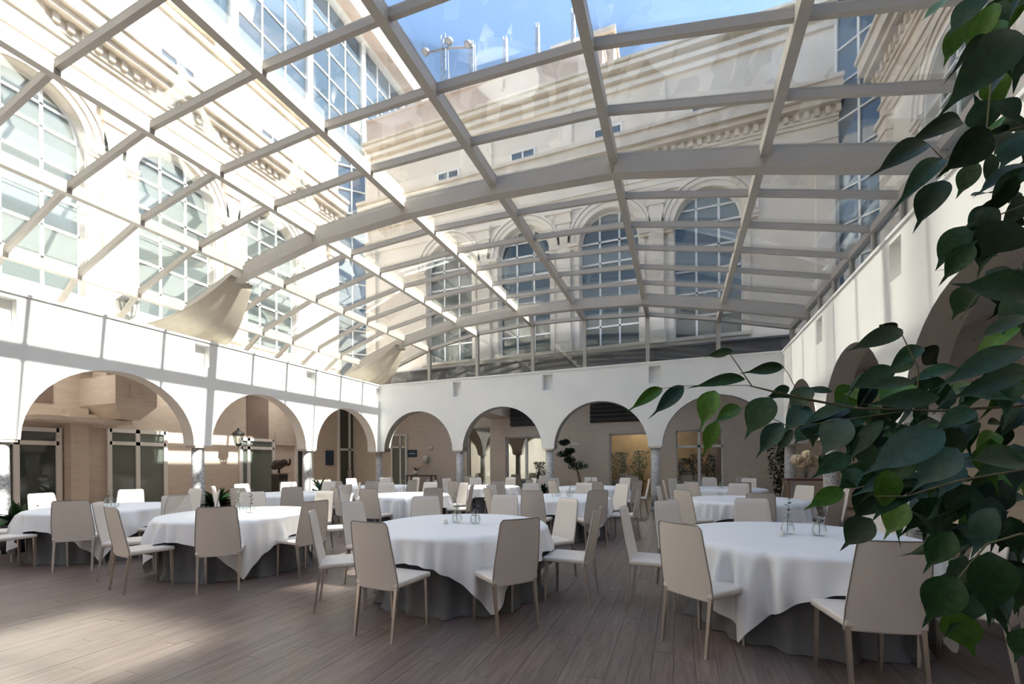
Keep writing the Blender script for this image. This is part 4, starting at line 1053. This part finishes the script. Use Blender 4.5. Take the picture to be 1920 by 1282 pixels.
    for (x0, x1), (y0, y1), cnt, d0, d1 in zones:
        for _ in range(cnt):
            x, y = rnd.uniform(x0, x1), rnd.uniform(y0, y1); d = rnd.uniform(d0, d1); L = rnd.uniform(.09, .13)
            a = at_d(x, y, d); dr = Vector((rnd.uniform(-1, .4), rnd.uniform(-.6, .6), rnd.uniform(-1.1, .1))).normalized()
            fc = Vector((rnd.uniform(-.5, .5), rnd.uniform(-1, .2), rnd.uniform(.2, 1)))
            put_leaf(t, rnd.choice(LEAF[rnd.choice(['dark', 'dark', 'dark', 'blue', 'bright'] if y > 600 else ['dark', 'dark', 'dark', 'bright'])]), a, a + dr * L, L * rnd.uniform(.4, .5), fc, org)
ficus()

def rosette(loc, label, n, L, W, m_, spread=(15, 75), pot=True, seed=0, potr=.22, poth=.4, mat_pot='planter_black'):
    rnd = random.Random(seed); t = thing('potted_plant', label, 'plant', loc, 0)
    zt = 0
    if pot:
        MB().lathe([(potr * .8, 0), (potr, poth), (potr * .9, poth), (potr * .88, poth - .04), (0, poth - .04)], 20).build('pot', mat_pot, t); zt = poth - .03
    me = [leaf_mesh('leaf', m_, W=.46, tip=.1, fold=.2, curl=.25 + .2 * k, n=7) for k in range(3)]
    for k in range(n):
        a = 2.4 * k + rnd.uniform(-.3, .3); e = R(90 - (spread[0] + (spread[1] - spread[0]) * (k / n) + rnd.uniform(-8, 8)))
        d = Vector((math.cos(a) * math.cos(e), math.sin(a) * math.cos(e), math.sin(e))); l = L * rnd.uniform(.75, 1.15)
        b0 = Vector((rnd.uniform(-.06, .06), rnd.uniform(-.06, .06), zt))
        put_leaf(t, rnd.choice(me), b0, b0 + d * l, W * rnd.uniform(.8, 1.2), Vector((-d.x * .6, -d.y * .6, 1)))
    return t
def fl_pos(px, Y=None, X=None):
    p = at_y(px, 866, Y) if Y is not None else at_x(px, 866, X); return (p.x, p.y, 0)
rosette(fl_pos(406, X=-10.6), 'broad-leaved dark green plant in a black planter beside the left column', 34, .62, .17, 'leaf_dark', seed=1, potr=.3, poth=.45)
rosette(fl_pos(26, X=-10.6), 'broad-leaved green plant at the left picture edge below the granite column', 30, .60, .17, 'leaf_dark', seed=2, potr=.28, poth=.42)
rosette(fl_pos(600, X=-10.6), 'spiky agave plant behind the second row far left table', 16, .60, .09, 'leaf_blue', spread=(5, 50), seed=3, potr=.2, poth=.55)
rosette(fl_pos(1022, Y=13.75), 'bushy dark plant at the foot of the middle back column', 34, .62, .11, 'leaf_dark', seed=4, potr=.25, poth=.45)
rosette(fl_pos(779, Y=15.9)[:2] + (by(779, 890).z,), 'small spiky plant in a round white vase on the console table', 12, .28, .04, 'leaf_dark', seed=5, potr=.11, poth=.2, mat_pot='ceramic')
rosette((3.35, 6.2, 0), 'leafy plant in a black planter by the right arcade behind the ficus', 20, .45, .12, 'leaf_dark', seed=8, potr=.22, poth=.5)
# console table under the vase
p0, p1 = fl_pos(766, Y=15.9), fl_pos(814, Y=15.9); zt = by(779, 890).z
ct = thing('console_table', 'low black console table under the vase behind the first back arch', 'table', (p0[0], 15.9, 0)); W_ = p1[0] - p0[0]
bx('top', (0, -.2, zt - .04), (W_, .2, zt), 'black_wood', ct)
for x in (.03, W_ - .03):
    for y in (-.17, .17): bx('leg', (x - .02, y - .02, 0), (x + .02, y + .02, zt - .04), 'black_wood', ct)
# cloud pruned tree in the third back arch
def cloud_tree(px, Y, label):
    b0 = Vector(fl_pos(px[0], Y=Y)); t = thing('pruned_tree', label, 'tree', b0)
    MB().lathe([(.2, 0), (.24, .3), (.2, .3), (0, .28)], 20).build('pot', 'terracotta_grey', t)
    pts = [Vector((0, 0, .25))] + [at_y(x, y, Y) - b0 for x, y in ((1085, 890), (1078, 868), (1068, 855), (1060, 840))]
    MB().tube(pts, [.05, .045, .035, .03, .02], 8).build('trunk', 'bark', t)
    rnd = random.Random(3)
    for k, (x, y, rx, rz_) in enumerate(((1083, 873, 20, 9), (1068, 862, 11, 8), (1057, 851, 15, 6), (1068, 845, 10, 6), (1058, 829, 11, 6))):
        c = at_y(x, y, Y) - b0; sx = rx / FPX * 16.5; sz_ = rz_ / FPX * 16.5
        mb = MB()
        for _ in range(260):
            u = Vector((rnd.gauss(0, 1), rnd.gauss(0, 1), rnd.gauss(0, 1))).normalized() * rnd.uniform(.4, 1)
            q = c + Vector((u.x * sx, u.y * sx * .8, u.z * sz_)); d = Vector((rnd.gauss(0, 1), rnd.gauss(0, 1), rnd.gauss(0, 1))).normalized() * .05; s_ = d.orthogonal().normalized() * .018
            mb.face([q - d, q + s_, q + d, q - s_])
        o = mb.build('foliage_pad', 'leaf_dark', t)
cloud_tree((1092,), 15.6, 'cloud pruned small tree with flat foliage pads behind the third back arch')
def bushy(loc, h, r_, label, n=700, seed=0, m_='leaf_dark'):
    rnd = random.Random(seed); t = thing('potted_shrub', label, 'plant', loc)
    MB().lathe([(.16, 0), (.2, .35), (.17, .35), (0, .32)], 16).build('pot', 'planter_black', t)
    MB().tube([(0, 0, .3), (.03, .02, h * .6), (0, 0, h * .95)], [.03, .02, .008], 6).build('stem', 'bark', t)
    mb = MB()
    for _ in range(n):
        z = .45 + (h - .45) * rnd.random(); a = rnd.uniform(0, 6.28); q = Vector((0, 0, z)) + Vector((math.cos(a), math.sin(a), 0)) * r_ * rnd.random() ** .5 * (.35 + .75 * abs(math.sin(2.6 * z / h + a * .5 + seed)))
        d = Vector((rnd.gauss(0, 1), rnd.gauss(0, 1), rnd.gauss(-.5, 1))).normalized() * .06; s_ = d.orthogonal().normalized() * .022
        mb.face([q - d, q + s_, q + d, q - s_])
    mb.build('foliage', m_, t)
bushy(fl_pos(1463, Y=15.6), 2.1, .36, 'tall bushy dark plant beside the far right column', seed=1)
for k, (px, Y, h, r_, m_, lb) in enumerate(((1165, 20.6, 1.9, .45, 'leaf_bright', 'leafy green shrub left in the warm room behind the back wall'), (1198, 21.6, 2.0, .45, 'leaf_bright', 'leafy green shrub right in the warm room behind the back wall'),
        (1282, 20.2, 1.6, .42, 'leaf_dark', 'dark shrub at the left behind the right back window'), (1309, 20.9, 1.8, .42, 'leaf_dark', 'dark shrub in the middle behind the right back window'), (1338, 20.3, 1.75, .42, 'leaf_dark', 'dark shrub at the right behind the right back window'), (1012, 19.9, 1.5, .3, 'leaf_dark', 'dark shrub behind the wide opening with arches'))):
    bushy(fl_pos(px, Y=Y), h, r_, lb, 600, 20 + k, m_)
# side table with hydrangeas by the right arcade
p = Vector(fl_pos(1512, Y=11.6)); zt = at_y(1512, 897, 11.6).z
t = thing('side_table', 'tall wooden side table carrying dried hydrangeas by the right arcade', 'table', p)
bx('top', (-.45, -.25, zt - .04), (.45, .25, zt), 'maroon', t)
for x in (-.4, .4):
    for y in (-.2, .2): bx('leg', (x - .025, y - .025, 0), (x + .025, y + .025, zt - .04), 'wood_plain', t)
v = thing('flower_vase', 'clear glass vase of dried cream hydrangeas on the wooden side table', 'vase', p + Vector((.0, 0, zt)))
MB().lathe([(.0, .003), (.05, .003), (.07, .2), (.08, .25)], 16).build('body', 'vase_glass', v)
for k, (dx, dz) in enumerate(((-.20, .42), (.02, .40), (.17, .38), (.0, .50), (-.1, .33))):
    f = thing('hydrangea', ['leftmost dried cream hydrangea head', 'middle dried cream hydrangea head', 'rightmost dried cream hydrangea head', 'topmost dried cream hydrangea head', 'lowest dried cream hydrangea head'][k] + ' in the glass vase', 'flower', v.location + Vector((0, 0, .01)), 0, 'dried hydrangeas')
    bm = bmesh.new(); bmesh.ops.create_icosphere(bm, subdivisions=3, radius=.12, matrix=Matrix.Translation((dx, (k % 3 - 1) * .06, dz)))
    for q in bm.verts: q.co += Vector((random.uniform(-1, 1), random.uniform(-1, 1), random.uniform(-1, 1))) * .014
    me = bpy.data.meshes.new('head'); bm.to_mesh(me); bm.free(); me.materials.append(MATS['hydrangea']); link('head', me, f)
    MB().tube([(0, 0, 0), (dx * .3, 0, .2), (dx, (k % 3 - 1) * .06, dz)], .005, 5).build('stem', 'twig', f)
